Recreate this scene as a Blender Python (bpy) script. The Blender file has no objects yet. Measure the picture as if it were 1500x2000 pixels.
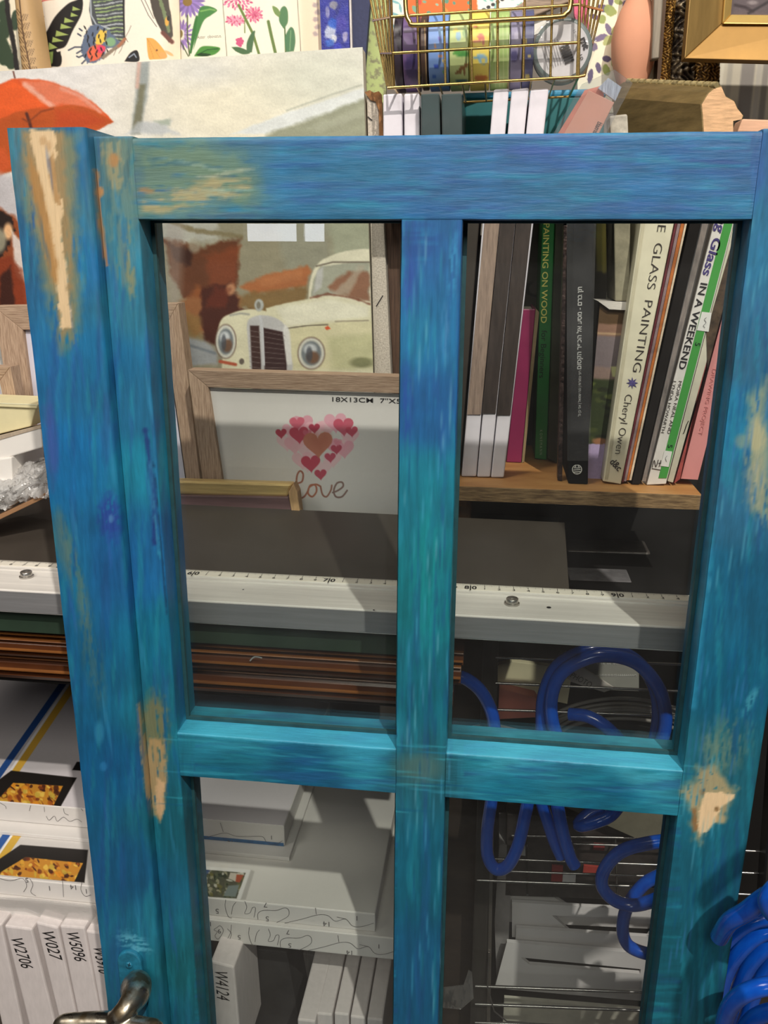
import bpy, bmesh, math, random
import numpy as np
from mathutils import Vector, Matrix

random.seed(7)
SC = bpy.context.scene
COL = SC.collection

# ------------------------------------------------------------------ camera
F = 1653.65
CAM = np.array([0.0, -0.46, 1.0532])
_yaw, _pit, _rol = -0.12423, -0.29647, 0.00516
_fw = np.array([math.sin(_yaw)*math.cos(_pit), math.cos(_yaw)*math.cos(_pit), math.sin(_pit)])
_r0 = np.array([math.cos(_yaw), -math.sin(_yaw), 0.0]); _u0 = np.cross(_r0, _fw)
_rt = _r0*math.cos(_rol) + _u0*math.sin(_rol); _up = -_r0*math.sin(_rol) + _u0*math.cos(_rol)
cam_data = bpy.data.cameras.new('camera'); cam = bpy.data.objects.new('camera', cam_data); COL.objects.link(cam)
cam_data.sensor_fit = 'HORIZONTAL'; cam_data.sensor_width = 36.0; cam_data.lens = F/1500*36.0
cam_data.clip_start = 0.01; cam_data.clip_end = 50
M = Matrix(((_rt[0], _up[0], -_fw[0], CAM[0]), (_rt[1], _up[1], -_fw[1], CAM[1]), (_rt[2], _up[2], -_fw[2], CAM[2]), (0, 0, 0, 1)))
cam.matrix_world = M
SC.camera = cam

# ------------------------------------------------------------------ light and exposure
SC.view_settings.view_transform = 'Standard'; SC.view_settings.look = 'None'
SC.view_settings.gamma = 1.0; SC.view_settings.use_curve_mapping = False
SC.view_settings.exposure = 0.0
w = bpy.data.worlds.new('world'); SC.world = w; w.use_nodes = True
w.node_tree.nodes['Background'].inputs[0].default_value = (0.9, 0.95, 1.0, 1)
w.node_tree.nodes['Background'].inputs[1].default_value = 0.6

def area(name, loc, target, size, power, col):
    l = bpy.data.lights.new(name, 'AREA'); l.energy = power; l.size = size; l.color = col
    o = bpy.data.objects.new(name, l); COL.objects.link(o); o.location = loc
    d = Vector(target) - Vector(loc); o.rotation_euler = d.to_track_quat('-Z', 'Y').to_euler()
    return o
def spot(name, loc, target, radius, power, col, angle=70, blend=.5):
    l = bpy.data.lights.new(name, 'SPOT'); l.energy = power; l.shadow_soft_size = radius; l.color = col
    l.spot_size = math.radians(angle); l.spot_blend = blend
    o = bpy.data.objects.new(name, l); COL.objects.link(o); o.location = loc
    d = Vector(target) - Vector(loc); o.rotation_euler = d.to_track_quat('-Z', 'Y').to_euler()
    return o
WARM = (1.0, 0.93, 0.84)
area('front_fill_area', (0.1, -2.0, 2.65), (0, 0.2, 1.0), 1.1, 40, WARM)  # unseen soft fill placed to bring more frontal light onto the books
area('ceiling_lamp_left', (-1.3, -0.9, 2.6), (-0.2, 0.2, 1.1), 0.7, 14, WARM)
spot('track_spot', (0.59, -1.38, 2.60), (0.0, 0.1, 0.80), 0.018, 175, WARM, 60, .6)
spot('wall_spot', (-0.3, -0.25, 2.4), (0.0, 0.4, 1.25), 0.05, 19, WARM, 44, .8)

# ------------------------------------------------------------------ picture point <-> place
def ray(px, py):
    return _fw*F + _rt*(px-750.0) + _up*(1000.0-py)
def W(px, py, Y):
    d = ray(px, py); t = (Y-CAM[1])/d[1]
    return CAM + t*d
def Yon(px, py, z):
    d = ray(px, py); t = (z-CAM[2])/d[2]
    return float((CAM + t*d)[1])
def PX(P):
    v = np.asarray(P) - CAM
    k = v@_fw
    return 750 + F*(v@_rt)/k, 1000 - F*(v@_up)/k
def msize(px, py, Y):
    """metres one pixel covers there"""
    return float(np.linalg.norm(W(px+1, py, Y)-W(px, py, Y)))

# ------------------------------------------------------------------ materials
def lin(c):
    c = np.asarray(c, float)/255.0
    return np.where(c <= .04045, c/12.92, ((c+.055)/1.055)**2.4)
MATS = {}
def pm(name, rgb, rough=.6, metal=0.0, var=.12, scale=40, stretch=(1, 1, 1), bump=.15, alpha=None, rgb2=None, coat=0, sub=None, spec=None):
    if name in MATS: return MATS[name]
    m = bpy.data.materials.new(name); m.use_nodes = True; nt = m.node_tree; N = nt.nodes; L = nt.links
    b = N['Principled BSDF']; b.inputs['Roughness'].default_value = rough; b.inputs['Metallic'].default_value = metal
    if spec is not None: b.inputs['Specular IOR Level'].default_value = spec
    if coat: b.inputs['Coat Weight'].default_value = coat; b.inputs['Coat Roughness'].default_value = .08
    tc = N.new('ShaderNodeTexCoord'); mp = N.new('ShaderNodeMapping'); mp.inputs['Scale'].default_value = stretch
    L.new(tc.outputs['Object'], mp.inputs[0])
    nz = N.new('ShaderNodeTexNoise'); nz.inputs['Scale'].default_value = scale; nz.inputs['Detail'].default_value = 6; nz.inputs['Roughness'].default_value = .65
    L.new(mp.outputs[0], nz.inputs['Vector'])
    r = N.new('ShaderNodeValToRGB'); r.color_ramp.elements[0].position = .3; r.color_ramp.elements[1].position = .7
    a = lin(rgb)
    c1 = a*(1-var*1.6) if rgb2 is None else lin(rgb2); c2 = np.minimum(a*(1+var), 1) if rgb2 is None else a
    r.color_ramp.elements[0].color = (*c1, 1); r.color_ramp.elements[1].color = (*c2, 1)
    L.new(nz.outputs['Fac'], r.inputs[0])
    if rgb == 'attr': pass
    L.new(r.outputs[0], b.inputs['Base Color'])
    if bump:
        bp = N.new('ShaderNodeBump'); bp.inputs['Strength'].default_value = bump; bp.inputs['Distance'].default_value = .001
        L.new(nz.outputs['Fac'], bp.inputs['Height']); L.new(bp.outputs[0], b.inputs['Normal'])
    if alpha is not None: b.inputs['Alpha'].default_value = alpha
    MATS[name] = m; return m
def am(name, rough=.6, streak=(1, 1, 1), scale=60, amt=.25, bump=.25, metal=0, coat=0, spec=None):
    """surface whose colour comes from its own painted colour layer, broken by fine grain"""
    if name in MATS: return MATS[name]
    m = bpy.data.materials.new(name); m.use_nodes = True; nt = m.node_tree; N = nt.nodes; L = nt.links
    b = N['Principled BSDF']; b.inputs['Roughness'].default_value = rough; b.inputs['Metallic'].default_value = metal
    if spec is not None: b.inputs['Specular IOR Level'].default_value = spec
    if coat: b.inputs['Coat Weight'].default_value = coat; b.inputs['Coat Roughness'].default_value = .15
    at = N.new('ShaderNodeAttribute'); at.attribute_name = 'Col'
    tc = N.new('ShaderNodeTexCoord'); mp = N.new('ShaderNodeMapping'); mp.inputs['Scale'].default_value = streak
    L.new(tc.outputs['Object'], mp.inputs[0])
    nz = N.new('ShaderNodeTexNoise'); nz.inputs['Scale'].default_value = scale; nz.inputs['Detail'].default_value = 8; nz.inputs['Roughness'].default_value = .7
    L.new(mp.outputs[0], nz.inputs['Vector'])
    mr = N.new('ShaderNodeMapRange'); mr.inputs['From Min'].default_value = .3; mr.inputs['From Max'].default_value = .7
    mr.inputs['To Min'].default_value = 1-amt; mr.inputs['To Max'].default_value = 1+amt*.7
    L.new(nz.outputs['Fac'], mr.inputs['Value'])
    mx = N.new('ShaderNodeVectorMath'); mx.operation = 'SCALE'
    L.new(at.outputs['Color'], mx.inputs[0]); L.new(mr.outputs[0], mx.inputs['Scale'])
    L.new(mx.outputs[0], b.inputs['Base Color'])
    if bump:
        bp = N.new('ShaderNodeBump'); bp.inputs['Strength'].default_value = bump; bp.inputs['Distance'].default_value = .0012
        L.new(nz.outputs['Fac'], bp.inputs['Height']); L.new(bp.outputs[0], b.inputs['Normal'])
    MATS[name] = m; return m
def clear(name, tint=(1, 1, 1), rough=.0, fac=1.0, ior=1.5, bump=0, milky=0.0, milkcol=(.8, .8, .82)):
    """thin clear sheet: passes light straight on, mirrors by Fresnel"""
    if name in MATS: return MATS[name]
    m = bpy.data.materials.new(name); m.use_nodes = True; nt = m.node_tree; N = nt.nodes; L = nt.links
    N.remove(N['Principled BSDF']); out = N['Material Output']
    t = N.new('ShaderNodeBsdfTransparent'); t.inputs[0].default_value = (*tint, 1)
    g = N.new('ShaderNodeBsdfGlossy'); g.inputs['Roughness'].default_value = rough
    fr = N.new('ShaderNodeFresnel')
    ge = N.new('ShaderNodeNewGeometry'); im = N.new('ShaderNodeMapRange')   # a thin sheet mirrors alike from both faces
    im.inputs['To Min'].default_value = ior; im.inputs['To Max'].default_value = 1/ior
    L.new(ge.outputs['Backfacing'], im.inputs['Value']); L.new(im.outputs[0], fr.inputs['IOR'])
    mu = N.new('ShaderNodeMath'); mu.operation = 'MULTIPLY'; mu.inputs[1].default_value = fac; mu.use_clamp = True
    L.new(fr.outputs[0], mu.inputs[0])
    base = t.outputs[0]
    if milky:
        d = N.new('ShaderNodeBsdfDiffuse'); d.inputs[0].default_value = (*milkcol, 1)
        tc = N.new('ShaderNodeTexCoord'); nz = N.new('ShaderNodeTexNoise'); nz.inputs['Scale'].default_value = 35; nz.inputs['Detail'].default_value = 5
        L.new(tc.outputs['Object'], nz.inputs['Vector'])
        m2 = N.new('ShaderNodeMath'); m2.operation = 'MULTIPLY'; m2.inputs[1].default_value = milky*2; m2.use_clamp = True
        L.new(nz.outputs['Fac'], m2.inputs[0])
        x = N.new('ShaderNodeMixShader'); L.new(m2.outputs[0], x.inputs[0]); L.new(t.outputs[0], x.inputs[1]); L.new(d.outputs[0], x.inputs[2]); base = x.outputs[0]
    if bump:
        tc2 = N.new('ShaderNodeTexCoord'); n2 = N.new('ShaderNodeTexNoise'); n2.inputs['Scale'].default_value = 60; n2.inputs['Detail'].default_value = 3
        L.new(tc2.outputs['Object'], n2.inputs['Vector'])
        bp = N.new('ShaderNodeBump'); bp.inputs['Strength'].default_value = bump; bp.inputs['Distance'].default_value = .003
        L.new(n2.outputs['Fac'], bp.inputs['Height']); L.new(bp.outputs[0], g.inputs['Normal']); L.new(bp.outputs[0], fr.inputs['Normal'])
    s = N.new('ShaderNodeMixShader'); L.new(mu.outputs[0], s.inputs[0]); L.new(base, s.inputs[1]); L.new(g.outputs[0], s.inputs[2])
    L.new(s.outputs[0], out.inputs[0])
    MATS[name] = m; return m
def emit(name, rgb, st):
    m = bpy.data.materials.new(name); m.use_nodes = True; nt = m.node_tree
    b = nt.nodes['Principled BSDF']; b.inputs['Base Color'].default_value = (0, 0, 0, 1)
    b.inputs['Emission Color'].default_value = (*rgb, 1); b.inputs['Emission Strength'].default_value = st
    return m

# ------------------------------------------------------------------ building helpers
def origin_of(parent):
    return np.array(parent.matrix_world.translation) if parent is not None else np.zeros(3)
def tag(o, label, cat, group=None, kind=None):
    o['label'] = label; o['category'] = cat
    if group: o['group'] = group
    if kind: o['kind'] = kind
    return o
def thing(name, label, cat, base, group=None, kind=None):
    o = bpy.data.objects.new(name, None); COL.objects.link(o); o.empty_display_size = .01
    o.location = [float(v) for v in base]; o.matrix_world = Matrix.Translation(o.location)
    return tag(o, label, cat, group, kind)
def link(name, me, mat, parent=None, org=None, label=None):
    o = bpy.data.objects.new(name, me); COL.objects.link(o)
    if mat is not None:
        for mm in (mat if isinstance(mat, (list, tuple)) else [mat]): me.materials.append(mm)
    if parent is not None:
        o.parent = parent
    if org is not None: o.location = [float(v) for v in org]
    o.matrix_basis = Matrix.Translation(o.location)
    par = parent.matrix_world.translation if parent is not None else Vector((0, 0, 0))
    o.matrix_world = Matrix.Translation(Vector(o.location)+par)
    if label: o['label'] = label
    return o
def pmesh(name, V, Fc, mat, parent=None, bev=0, smooth=False, label=None, seg=2):
    """mesh from world points; parented things keep their own origin"""
    V = np.asarray(V, float)
    if parent is None:
        org = np.array([V[:, 0].mean(), V[:, 1].mean(), V[:, 2].min()]); loc = org
    else:
        org = origin_of(parent); loc = None
    bm = bmesh.new(); vs = [bm.verts.new(v-org) for v in V]
    for f in Fc:
        try: bm.faces.new([vs[i] for i in f])
        except ValueError: pass
    bmesh.ops.recalc_face_normals(bm, faces=bm.faces)
    if bev:
        es = [e for e in bm.edges if len(e.link_faces) == 2 and e.calc_face_angle(0) > .5]
        bmesh.ops.bevel(bm, geom=es, offset=bev, segments=seg, affect='EDGES', profile=.5)
    me = bpy.data.meshes.new(name); bm.to_mesh(me); bm.free()
    if smooth: me.shade_smooth()
    return link(name, me, mat, parent, loc, label)
def boxw(name, x0, x1, y0, y1, z0, z1, mat, parent=None, bev=0, label=None):
    V = [(x, y, z) for x in (x0, x1) for y in (y0, y1) for z in (z0, z1)]
    return pmesh(name, V, [(0, 1, 3, 2), (4, 6, 7, 5), (0, 4, 5, 1), (2, 3, 7, 6), (0, 2, 6, 4), (1, 5, 7, 3)], mat, parent, bev, label=label)
def prism(name, front, vec, mat, parent=None, bev=0, smooth=False, label=None):
    """polygon (world points) pushed along vec"""
    A = np.asarray(front, float); B = A + (np.asarray(vec, float) if np.ndim(vec) == 1 else np.asarray(vec)); n = len(A)
    Fc = [tuple(range(n)), tuple(range(2*n-1, n-1, -1))] + [(i, n+i, n+(i+1) % n, (i+1) % n) for i in range(n)]
    return pmesh(name, np.vstack([A, B]), Fc, mat, parent, bev, smooth, label)
def slab(name, pts, Y, depth, mat, parent=None, bev=.0006, label=None, dz=0):
    """outline seen in the photo, standing at distance Y, with real thickness backwards"""
    Ys = Y if isinstance(Y, (list, tuple)) else [Y]*len(pts)
    return prism(name, [W(p[0], p[1], y) for p, y in zip(pts, Ys)], (0, depth, dz), mat, parent, bev, label=label)
def gmesh(name, P, colr, mat, parent=None, closeU=False, thick=None, smooth=True, caps=False, label=None):
    """P: (n,m,3) world grid; colr (n,m,3) sRGB 0..255 or None"""
    P = np.asarray(P, float); n, m = P.shape[:2]
    if parent is None:
        org = np.array([P[..., 0].mean(), P[..., 1].mean(), P[..., 2].min()]); loc = org
    else: org = origin_of(parent); loc = None
    V = P.reshape(-1, 3)-org; idx = np.arange(n*m).reshape(n, m)
    mm = m if closeU else m-1
    j = np.arange(mm); j2 = (j+1) % m
    a = idx[:-1][:, j]; b = idx[:-1][:, j2]; c = idx[1:][:, j2]; d = idx[1:][:, j]
    Q = np.stack([a, b, c, d], -1).reshape(-1, 4)
    cols = None if colr is None else np.asarray(colr, float).reshape(-1, 3)
    if thick is not None:            # back sheet + rim
        tv = np.asarray(thick, float); n0 = len(V)
        V = np.vstack([V, V+tv]); Q2 = Q[:, ::-1]+n0
        rim = np.concatenate([idx[0, :], idx[1:, -1], idx[-1, ::-1][1:], idx[::-1, 0][1:-1]])
        r2 = np.roll(rim, -1)
        R = np.stack([rim, rim+n0, r2+n0, r2], -1)
        Q = np.vstack([Q, Q2, R])
        if cols is not None: cols = np.vstack([cols, cols])
    faces = Q.tolist()
    if caps: faces += [idx[0, :].tolist(), idx[-1, ::-1].tolist()]
    me = bpy.data.meshes.new(name); me.from_pydata(V.tolist(), [], faces); me.update()
    if smooth: me.shade_smooth()
    if cols is not None:
        at = me.color_attributes.new('Col', 'FLOAT_COLOR', 'POINT')
        buf = np.ones((len(V), 4), np.float32); buf[:, :3] = lin(np.clip(cols, 0, 255)); at.data.foreach_set('color', buf.ravel())
    bm = bmesh.new(); bm.from_mesh(me); bmesh.ops.recalc_face_normals(bm, faces=bm.faces)
    if smooth:
        for e in bm.edges:
            if len(e.link_faces) == 2 and e.calc_face_angle(0) > 1.0: e.smooth = False
    bm.to_mesh(me); bm.free()
    return link(name, me, mat, parent, loc, label)
def bil(c, n, m):
    """bilinear grid of 4 world corners TL TR BR BL -> (n rows, m cols, 3)"""
    TL, TR, BR, BL = [np.asarray(v, float) for v in c]
    v = np.linspace(0, 1, n)[:, None, None]; u = np.linspace(0, 1, m)[None, :, None]
    return (TL*(1-u)+TR*u)*(1-v) + (BL*(1-u)+BR*u)*v
def tube(name, pts, r, mat, parent=None, closed=False, seg=12, res=6, label=None, smoothpath=True, flat=None):
    """round tube through world points; r a number or one per point"""
    P = np.asarray(pts, float); n = len(P); R = np.full(n, r, float) if np.isscalar(r) else np.asarray(r, float)
    if smoothpath and n > 2:
        out = []; ro = []
        rng = range(n if closed else n-1)
        for i in rng:
            g = (lambda k: P[k % n]) if closed else (lambda k: P[min(max(k, 0), n-1)])
            gr = (lambda k: R[k % n]) if closed else (lambda k: R[min(max(k, 0), n-1)])
            for t in np.linspace(0, 1, res, endpoint=False):
                a, b, c, d = g(i-1), g(i), g(i+1), g(i+2)
                out.append(.5*((2*b)+(-a+c)*t+(2*a-5*b+4*c-d)*t*t+(-a+3*b-3*c+d)*t**3)); ro.append(gr(i)*(1-t)+gr(i+1)*t)
        if not closed: out.append(P[-1]); ro.append(R[-1])
        P = np.array(out); R = np.array(ro); n = len(P)
    T = np.roll(P, -1, 0)-np.roll(P, 1, 0)
    if not closed: T[0] = P[1]-P[0]; T[-1] = P[-1]-P[-2]
    T /= np.linalg.norm(T, axis=1)[:, None]+1e-12
    u = np.cross(T[0], (0, 0, 1.0));
    if np.linalg.norm(u) < .1: u = np.cross(T[0], (0, 1.0, 0))
    u /= np.linalg.norm(u); G = []
    for i in range(n):
        u = u-T[i]*np.dot(u, T[i]); u /= np.linalg.norm(u); v = np.cross(T[i], u)
        a = np.arange(seg)/seg*2*math.pi
        G.append(P[i]+R[i]*(np.cos(a)[:, None]*u+np.sin(a)[:, None]*v))
    G = np.array(G)
    if closed: G = np.concatenate([G, G[:1]])
    return gmesh(name, G, None, mat, parent, closeU=True, caps=not closed, label=label)
def join_tubes(name, lst, mat, parent=None, label=None, seg=8):
    """several tubes of one part in one mesh: lst of (pts, r, smooth)"""
    os_ = [tube('tmp', p, r, None, None, seg=seg, smoothpath=s) for p, r, s in lst]
    return join(name, os_, mat, parent, label)
def join(name, os_, mat, parent=None, label=None):
    bm = bmesh.new()
    for o in os_:
        me = o.data; tmp = bmesh.new(); tmp.from_mesh(me)
        off = o.matrix_world.translation
        bmesh.ops.translate(tmp, verts=tmp.verts, vec=off)
        m2 = bpy.data.meshes.new('t'); tmp.to_mesh(m2); tmp.free(); bm.from_mesh(m2); bpy.data.meshes.remove(m2)
    for o in os_:
        me = o.data; bpy.data.objects.remove(o); bpy.data.meshes.remove(me)
    org = Vector(origin_of(parent)) if parent is not None else Vector((sum(v.co.x for v in bm.verts)/len(bm.verts), sum(v.co.y for v in bm.verts)/len(bm.verts), min(v.co.z for v in bm.verts)))
    bmesh.ops.translate(bm, verts=bm.verts, vec=-org)
    me = bpy.data.meshes.new(name); bm.to_mesh(me); bm.free()
    return link(name, me, mat, parent, None if parent is not None else org, label)
def lathe(name, prof, centre, axis, mat, parent=None, seg=48, label=None, closed=False, colf=None):
    """prof: list of (radius, along axis)"""
    ax = np.asarray(axis, float); ax /= np.linalg.norm(ax)
    u = np.cross(ax, (0, 0, 1.0)); 
    if np.linalg.norm(u) < .1: u = np.cross(ax, (0, 1.0, 0))
    u /= np.linalg.norm(u); v = np.cross(ax, u); a = np.arange(seg)/seg*2*math.pi
    pr = list(prof)+([prof[0]] if closed else [])
    G = np.array([np.asarray(centre)+ax*h+r*(np.cos(a)[:, None]*u+np.sin(a)[:, None]*v) for r, h in pr])
    c = None
    if colf is not None:
        x, y = PX(G.reshape(-1, 3)); c = colf(x, y).reshape(G.shape)
    return gmesh(name, G, c, mat, parent, closeU=True, caps=not closed, label=label)
_H = {}
def glyphs(s, bold=0):
    c = bpy.data.curves.new('t', 'FONT'); c.body = s; c.size = 1; c.offset = bold; c.resolution_u = 4
    o = bpy.data.objects.new('t', c); COL.objects.link(o)
    dg = bpy.context.evaluated_depsgraph_get(); me = bpy.data.meshes.new_from_object(o.evaluated_get(dg))
    bpy.data.objects.remove(o); bpy.data.curves.remove(c)
    return me
def text3(name, s, P0, P1, n, cap, mat, parent, bold=0, shear=0, label=None, nat=False):
    """flat lettering from P0 to P1 on a surface with outward normal n, capitals cap metres tall"""
    me = glyphs(s, bold)
    if 'h' not in _H:
        h = glyphs('H'); _H['h'] = max(v.co.y for v in h.vertices); bpy.data.meshes.remove(h)
    V = np.array([v.co[:] for v in me.vertices]); P0 = np.asarray(P0, float); P1 = np.asarray(P1, float)
    L = np.linalg.norm(P1-P0); r = (P1-P0)/L; n = np.asarray(n, float)/np.linalg.norm(n); up = np.cross(n, r)
    up /= np.linalg.norm(up)
    x0, x1 = V[:, 0].min(), V[:, 0].max(); yy = V[:, 1]/_H['h']*cap
    if nat:
        Ln = (x1-x0)/_H['h']*cap; P0 = (P0+P1)/2-r*Ln/2; L = Ln
    X = (V[:, 0]-x0)/(x1-x0)*L + shear*yy
    Q = P0 + X[:, None]*r + yy[:, None]*up - origin_of(parent)
    me.vertices.foreach_set('co', Q.ravel()); me.update()
    me.name = name
    return link(name, me, mat, parent, None, label)
def text(name, s, p0, p1, h, Y, mat, parent, off=.0005, bold=0, shear=0, label=None, nat=False):
    P0 = W(p0[0], p0[1], Y-off); P1 = W(p1[0], p1[1], Y-off)
    return text3(name, s, P0, P1, (0, -1, 0), h*msize((p0[0]+p1[0])/2, (p0[1]+p1[1])/2, Y), mat, parent, bold, shear, label, nat)
def ribbons(name, lines, proj, width, mat, parent, label=None, up=(0, -1, 0)):
    """thin printed lines; lines: lists of pixel points, proj maps a pixel to a world point just above the surface"""
    bm = bmesh.new(); org = origin_of(parent); n = np.asarray(up, float)
    for ln in lines:
        P = np.array([proj(*p) for p in ln])
        if len(P) > 2:
            out = []
            for i in range(len(P)-1):
                a, b, c, d = P[max(i-1, 0)], P[i], P[i+1], P[min(i+2, len(P)-1)]
                for t in np.linspace(0, 1, 6, endpoint=False):
                    out.append(.5*((2*b)+(-a+c)*t+(2*a-5*b+4*c-d)*t*t+(-a+3*b-3*c+d)*t**3))
            out.append(P[-1]); P = np.array(out)
        T = np.gradient(P, axis=0); T /= np.linalg.norm(T, axis=1)[:, None]+1e-12
        S = np.cross(T, n); S /= np.linalg.norm(S, axis=1)[:, None]+1e-12
        A = [bm.verts.new(v) for v in P+S*width/2-org]; B = [bm.verts.new(v) for v in P-S*width/2-org]
        for i in range(len(P)-1): bm.faces.new([A[i], A[i+1], B[i+1], B[i]])
    me = bpy.data.meshes.new(name); bm.to_mesh(me); bm.free()
    return link(name, me, mat, parent, None, label)

# ------------------------------------------------------------------ painted colour layers
_lat = np.random.RandomState(3).rand(256, 256)
def vnoise(x, y):
    xi = np.floor(x).astype(int); yi = np.floor(y).astype(int); fx = x-xi; fy = y-yi
    fx = fx*fx*(3-2*fx); fy = fy*fy*(3-2*fy)
    g = lambda a, b: _lat[a % 256, b % 256]
    return (g(xi, yi)*(1-fx)+g(xi+1, yi)*fx)*(1-fy)+(g(xi, yi+1)*(1-fx)+g(xi+1, yi+1)*fx)*fy
def fbm(x, y, o=4):
    s = 0; a = .5; t = 0
    for k in range(o):
        s = s+a*vnoise(x*2**k+17*k, y*2**k+5*k); t += a; a *= .55
    return s/t
class Paint:
    def __init__(s, x, y, base=(255, 255, 255)):
        s.x = np.asarray(x, float).ravel(); s.y = np.asarray(y, float).ravel(); s.c = np.tile(np.array(base, float), (len(s.x), 1))
    def _mix(s, sel, a, rgb):
        s.c[sel] = s.c[sel]*(1-a[:, None])+np.asarray(rgb, float)*a[:, None]
    def box(s, x0, x1, y0, y1, pad):
        return np.nonzero((s.x > x0-pad) & (s.x < x1+pad) & (s.y > y0-pad) & (s.y < y1+pad))[0]
    def poly(s, pts, rgb, soft=1.5, a=1.0, warp=0, ws=15, dry=0, dr=(4, 30)):
        p = np.asarray(pts, float); sel = s.box(p[:, 0].min(), p[:, 0].max(), p[:, 1].min(), p[:, 1].max(), soft+warp)
        if not len(sel): return s
        X = s.x[sel]; Y = s.y[sel]; d = np.full(len(sel), 1e9); ins = np.zeros(len(sel), bool)
        for i in range(len(p)):
            x1, y1 = p[i]; x2, y2 = p[(i+1) % len(p)]; ex, ey = x2-x1, y2-y1
            t = np.clip(((X-x1)*ex+(Y-y1)*ey)/(ex*ex+ey*ey+1e-9), 0, 1)
            d = np.minimum(d, np.hypot(X-x1-t*ex, Y-y1-t*ey))
            c = ((y1 > Y) != (y2 > Y)) & (X < (x2-x1)*(Y-y1)/((y2-y1) or 1e-9)+x1); ins ^= c
        d = np.where(ins, -d, d)
        if warp: d = d+(fbm(X/ws, Y/ws)-.5)*2*warp
        al = np.clip(.5-d/soft, 0, 1)*a
        if dry: al = al*np.clip((fbm(X/dr[0], Y/dr[1])-dry)*8, 0, 1)
        s._mix(sel, al, rgb); return s
    def ell(s, cx, cy, rx, ry, rgb, rot=0, soft=.2, a=1.0, warp=0, ws=12, dry=0, dr=(4, 30)):
        R = max(rx, ry)*(1+soft+warp); sel = s.box(cx-R, cx+R, cy-R, cy+R, 0)
        if not len(sel): return s
        X = s.x[sel]-cx; Y = s.y[sel]-cy; c, n = math.cos(math.radians(rot)), math.sin(math.radians(rot))
        u = (X*c+Y*n)/rx; v = (-X*n+Y*c)/ry; d = np.hypot(u, v)-1
        if warp: d = d+(fbm(s.x[sel]/ws, s.y[sel]/ws)-.5)*2*warp
        al = np.clip(.5-d/soft, 0, 1)*a
        if dry: al = al*np.clip((fbm(s.x[sel]/dr[0], s.y[sel]/dr[1])-dry)*8, 0, 1)
        s._mix(sel, al, rgb); return s
    def line(s, pts, w, rgb, soft=1.2, a=1.0, warp=0, ws=10):
        p = np.asarray(pts, float); sel = s.box(p[:, 0].min(), p[:, 0].max(), p[:, 1].min(), p[:, 1].max(), w+soft)
        if not len(sel): return s
        X = s.x[sel]; Y = s.y[sel]; d = np.full(len(sel), 1e9)
        for i in range(len(p)-1):
            x1, y1 = p[i]; x2, y2 = p[i+1]; ex, ey = x2-x1, y2-y1
            t = np.clip(((X-x1)*ex+(Y-y1)*ey)/(ex*ex+ey*ey+1e-9), 0, 1)
            d = np.minimum(d, np.hypot(X-x1-t*ex, Y-y1-t*ey))
        d = d-w/2
        if warp: d = d+(fbm(X/ws, Y/ws)-.5)*2*warp
        s._mix(sel, np.clip(.5-d/soft, 0, 1)*a, rgb); return s
    def rbf(s, samples, sig=90):
        W_ = np.zeros(len(s.x)); C = np.zeros((len(s.x), 3))
        for (x, y, *c) in samples:
            d2 = ((s.x-x)**2+(s.y-y)**2)/sig**2; k = 1/(d2*d2+.02)
            W_ += k; C += k[:, None]*np.array(c, float)
        s.c = C/W_[:, None]; return s
    def mott(s, sx, sy, amt, tint=None, thr=None):
        f = fbm(s.x/sx, s.y/sy)
        if tint is None: s.c *= (1+(f-.5)*2*amt)[:, None]
        else:
            a = np.clip((f-thr)*6, 0, 1)*amt; s.c = s.c*(1-a[:, None])+np.array(tint, float)*a[:, None]
        return s
def spl(pts, k=6):
    P = np.asarray(pts, float); out = []
    for i in range(len(P)-1):
        a, b, c, d = P[max(i-1, 0)], P[i], P[i+1], P[min(i+2, len(P)-1)]
        for t in np.linspace(0, 1, k, endpoint=False):
            out.append(.5*((2*b)+(-a+c)*t+(2*a-5*b+4*c-d)*t*t+(-a+3*b-3*c+d)*t**3))
    out.append(P[-1]); return np.array(out)
def heart(cx, cy, s, rot=0):
    t = np.linspace(0, 2*math.pi, 28, endpoint=False)
    x = 16*np.sin(t)**3; y = -(13*np.cos(t)-5*np.cos(2*t)-2*np.cos(3*t)-np.cos(4*t)); a = math.radians(rot)
    return np.stack([cx+s*(x*math.cos(a)-y*math.sin(a))/16, cy+s*(x*math.sin(a)+y*math.cos(a))/16], 1)
def panel(name, quad, Y, depth, paint, mat, parent, step=1.5, label=None):
    """flat print: quad of pixels TL TR BR BL at distance(s) Y"""
    Ys = Y if isinstance(Y, (list, tuple)) else [Y]*4
    c = [W(p[0], p[1], y) for p, y in zip(quad, Ys)]
    q = np.asarray(quad, float)
    m = int(max(np.linalg.norm(q[1]-q[0]), np.linalg.norm(q[2]-q[3]))/step)+2; n = int(max(np.linalg.norm(q[3]-q[0]), np.linalg.norm(q[2]-q[1]))/step)+2
    G = bil(c, n, m); x, y = PX(G.reshape(-1, 3)); col = paint(x, y).reshape(G.shape)
    return gmesh(name, G, col, mat, parent, thick=(0, depth, 0), label=label)

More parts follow.
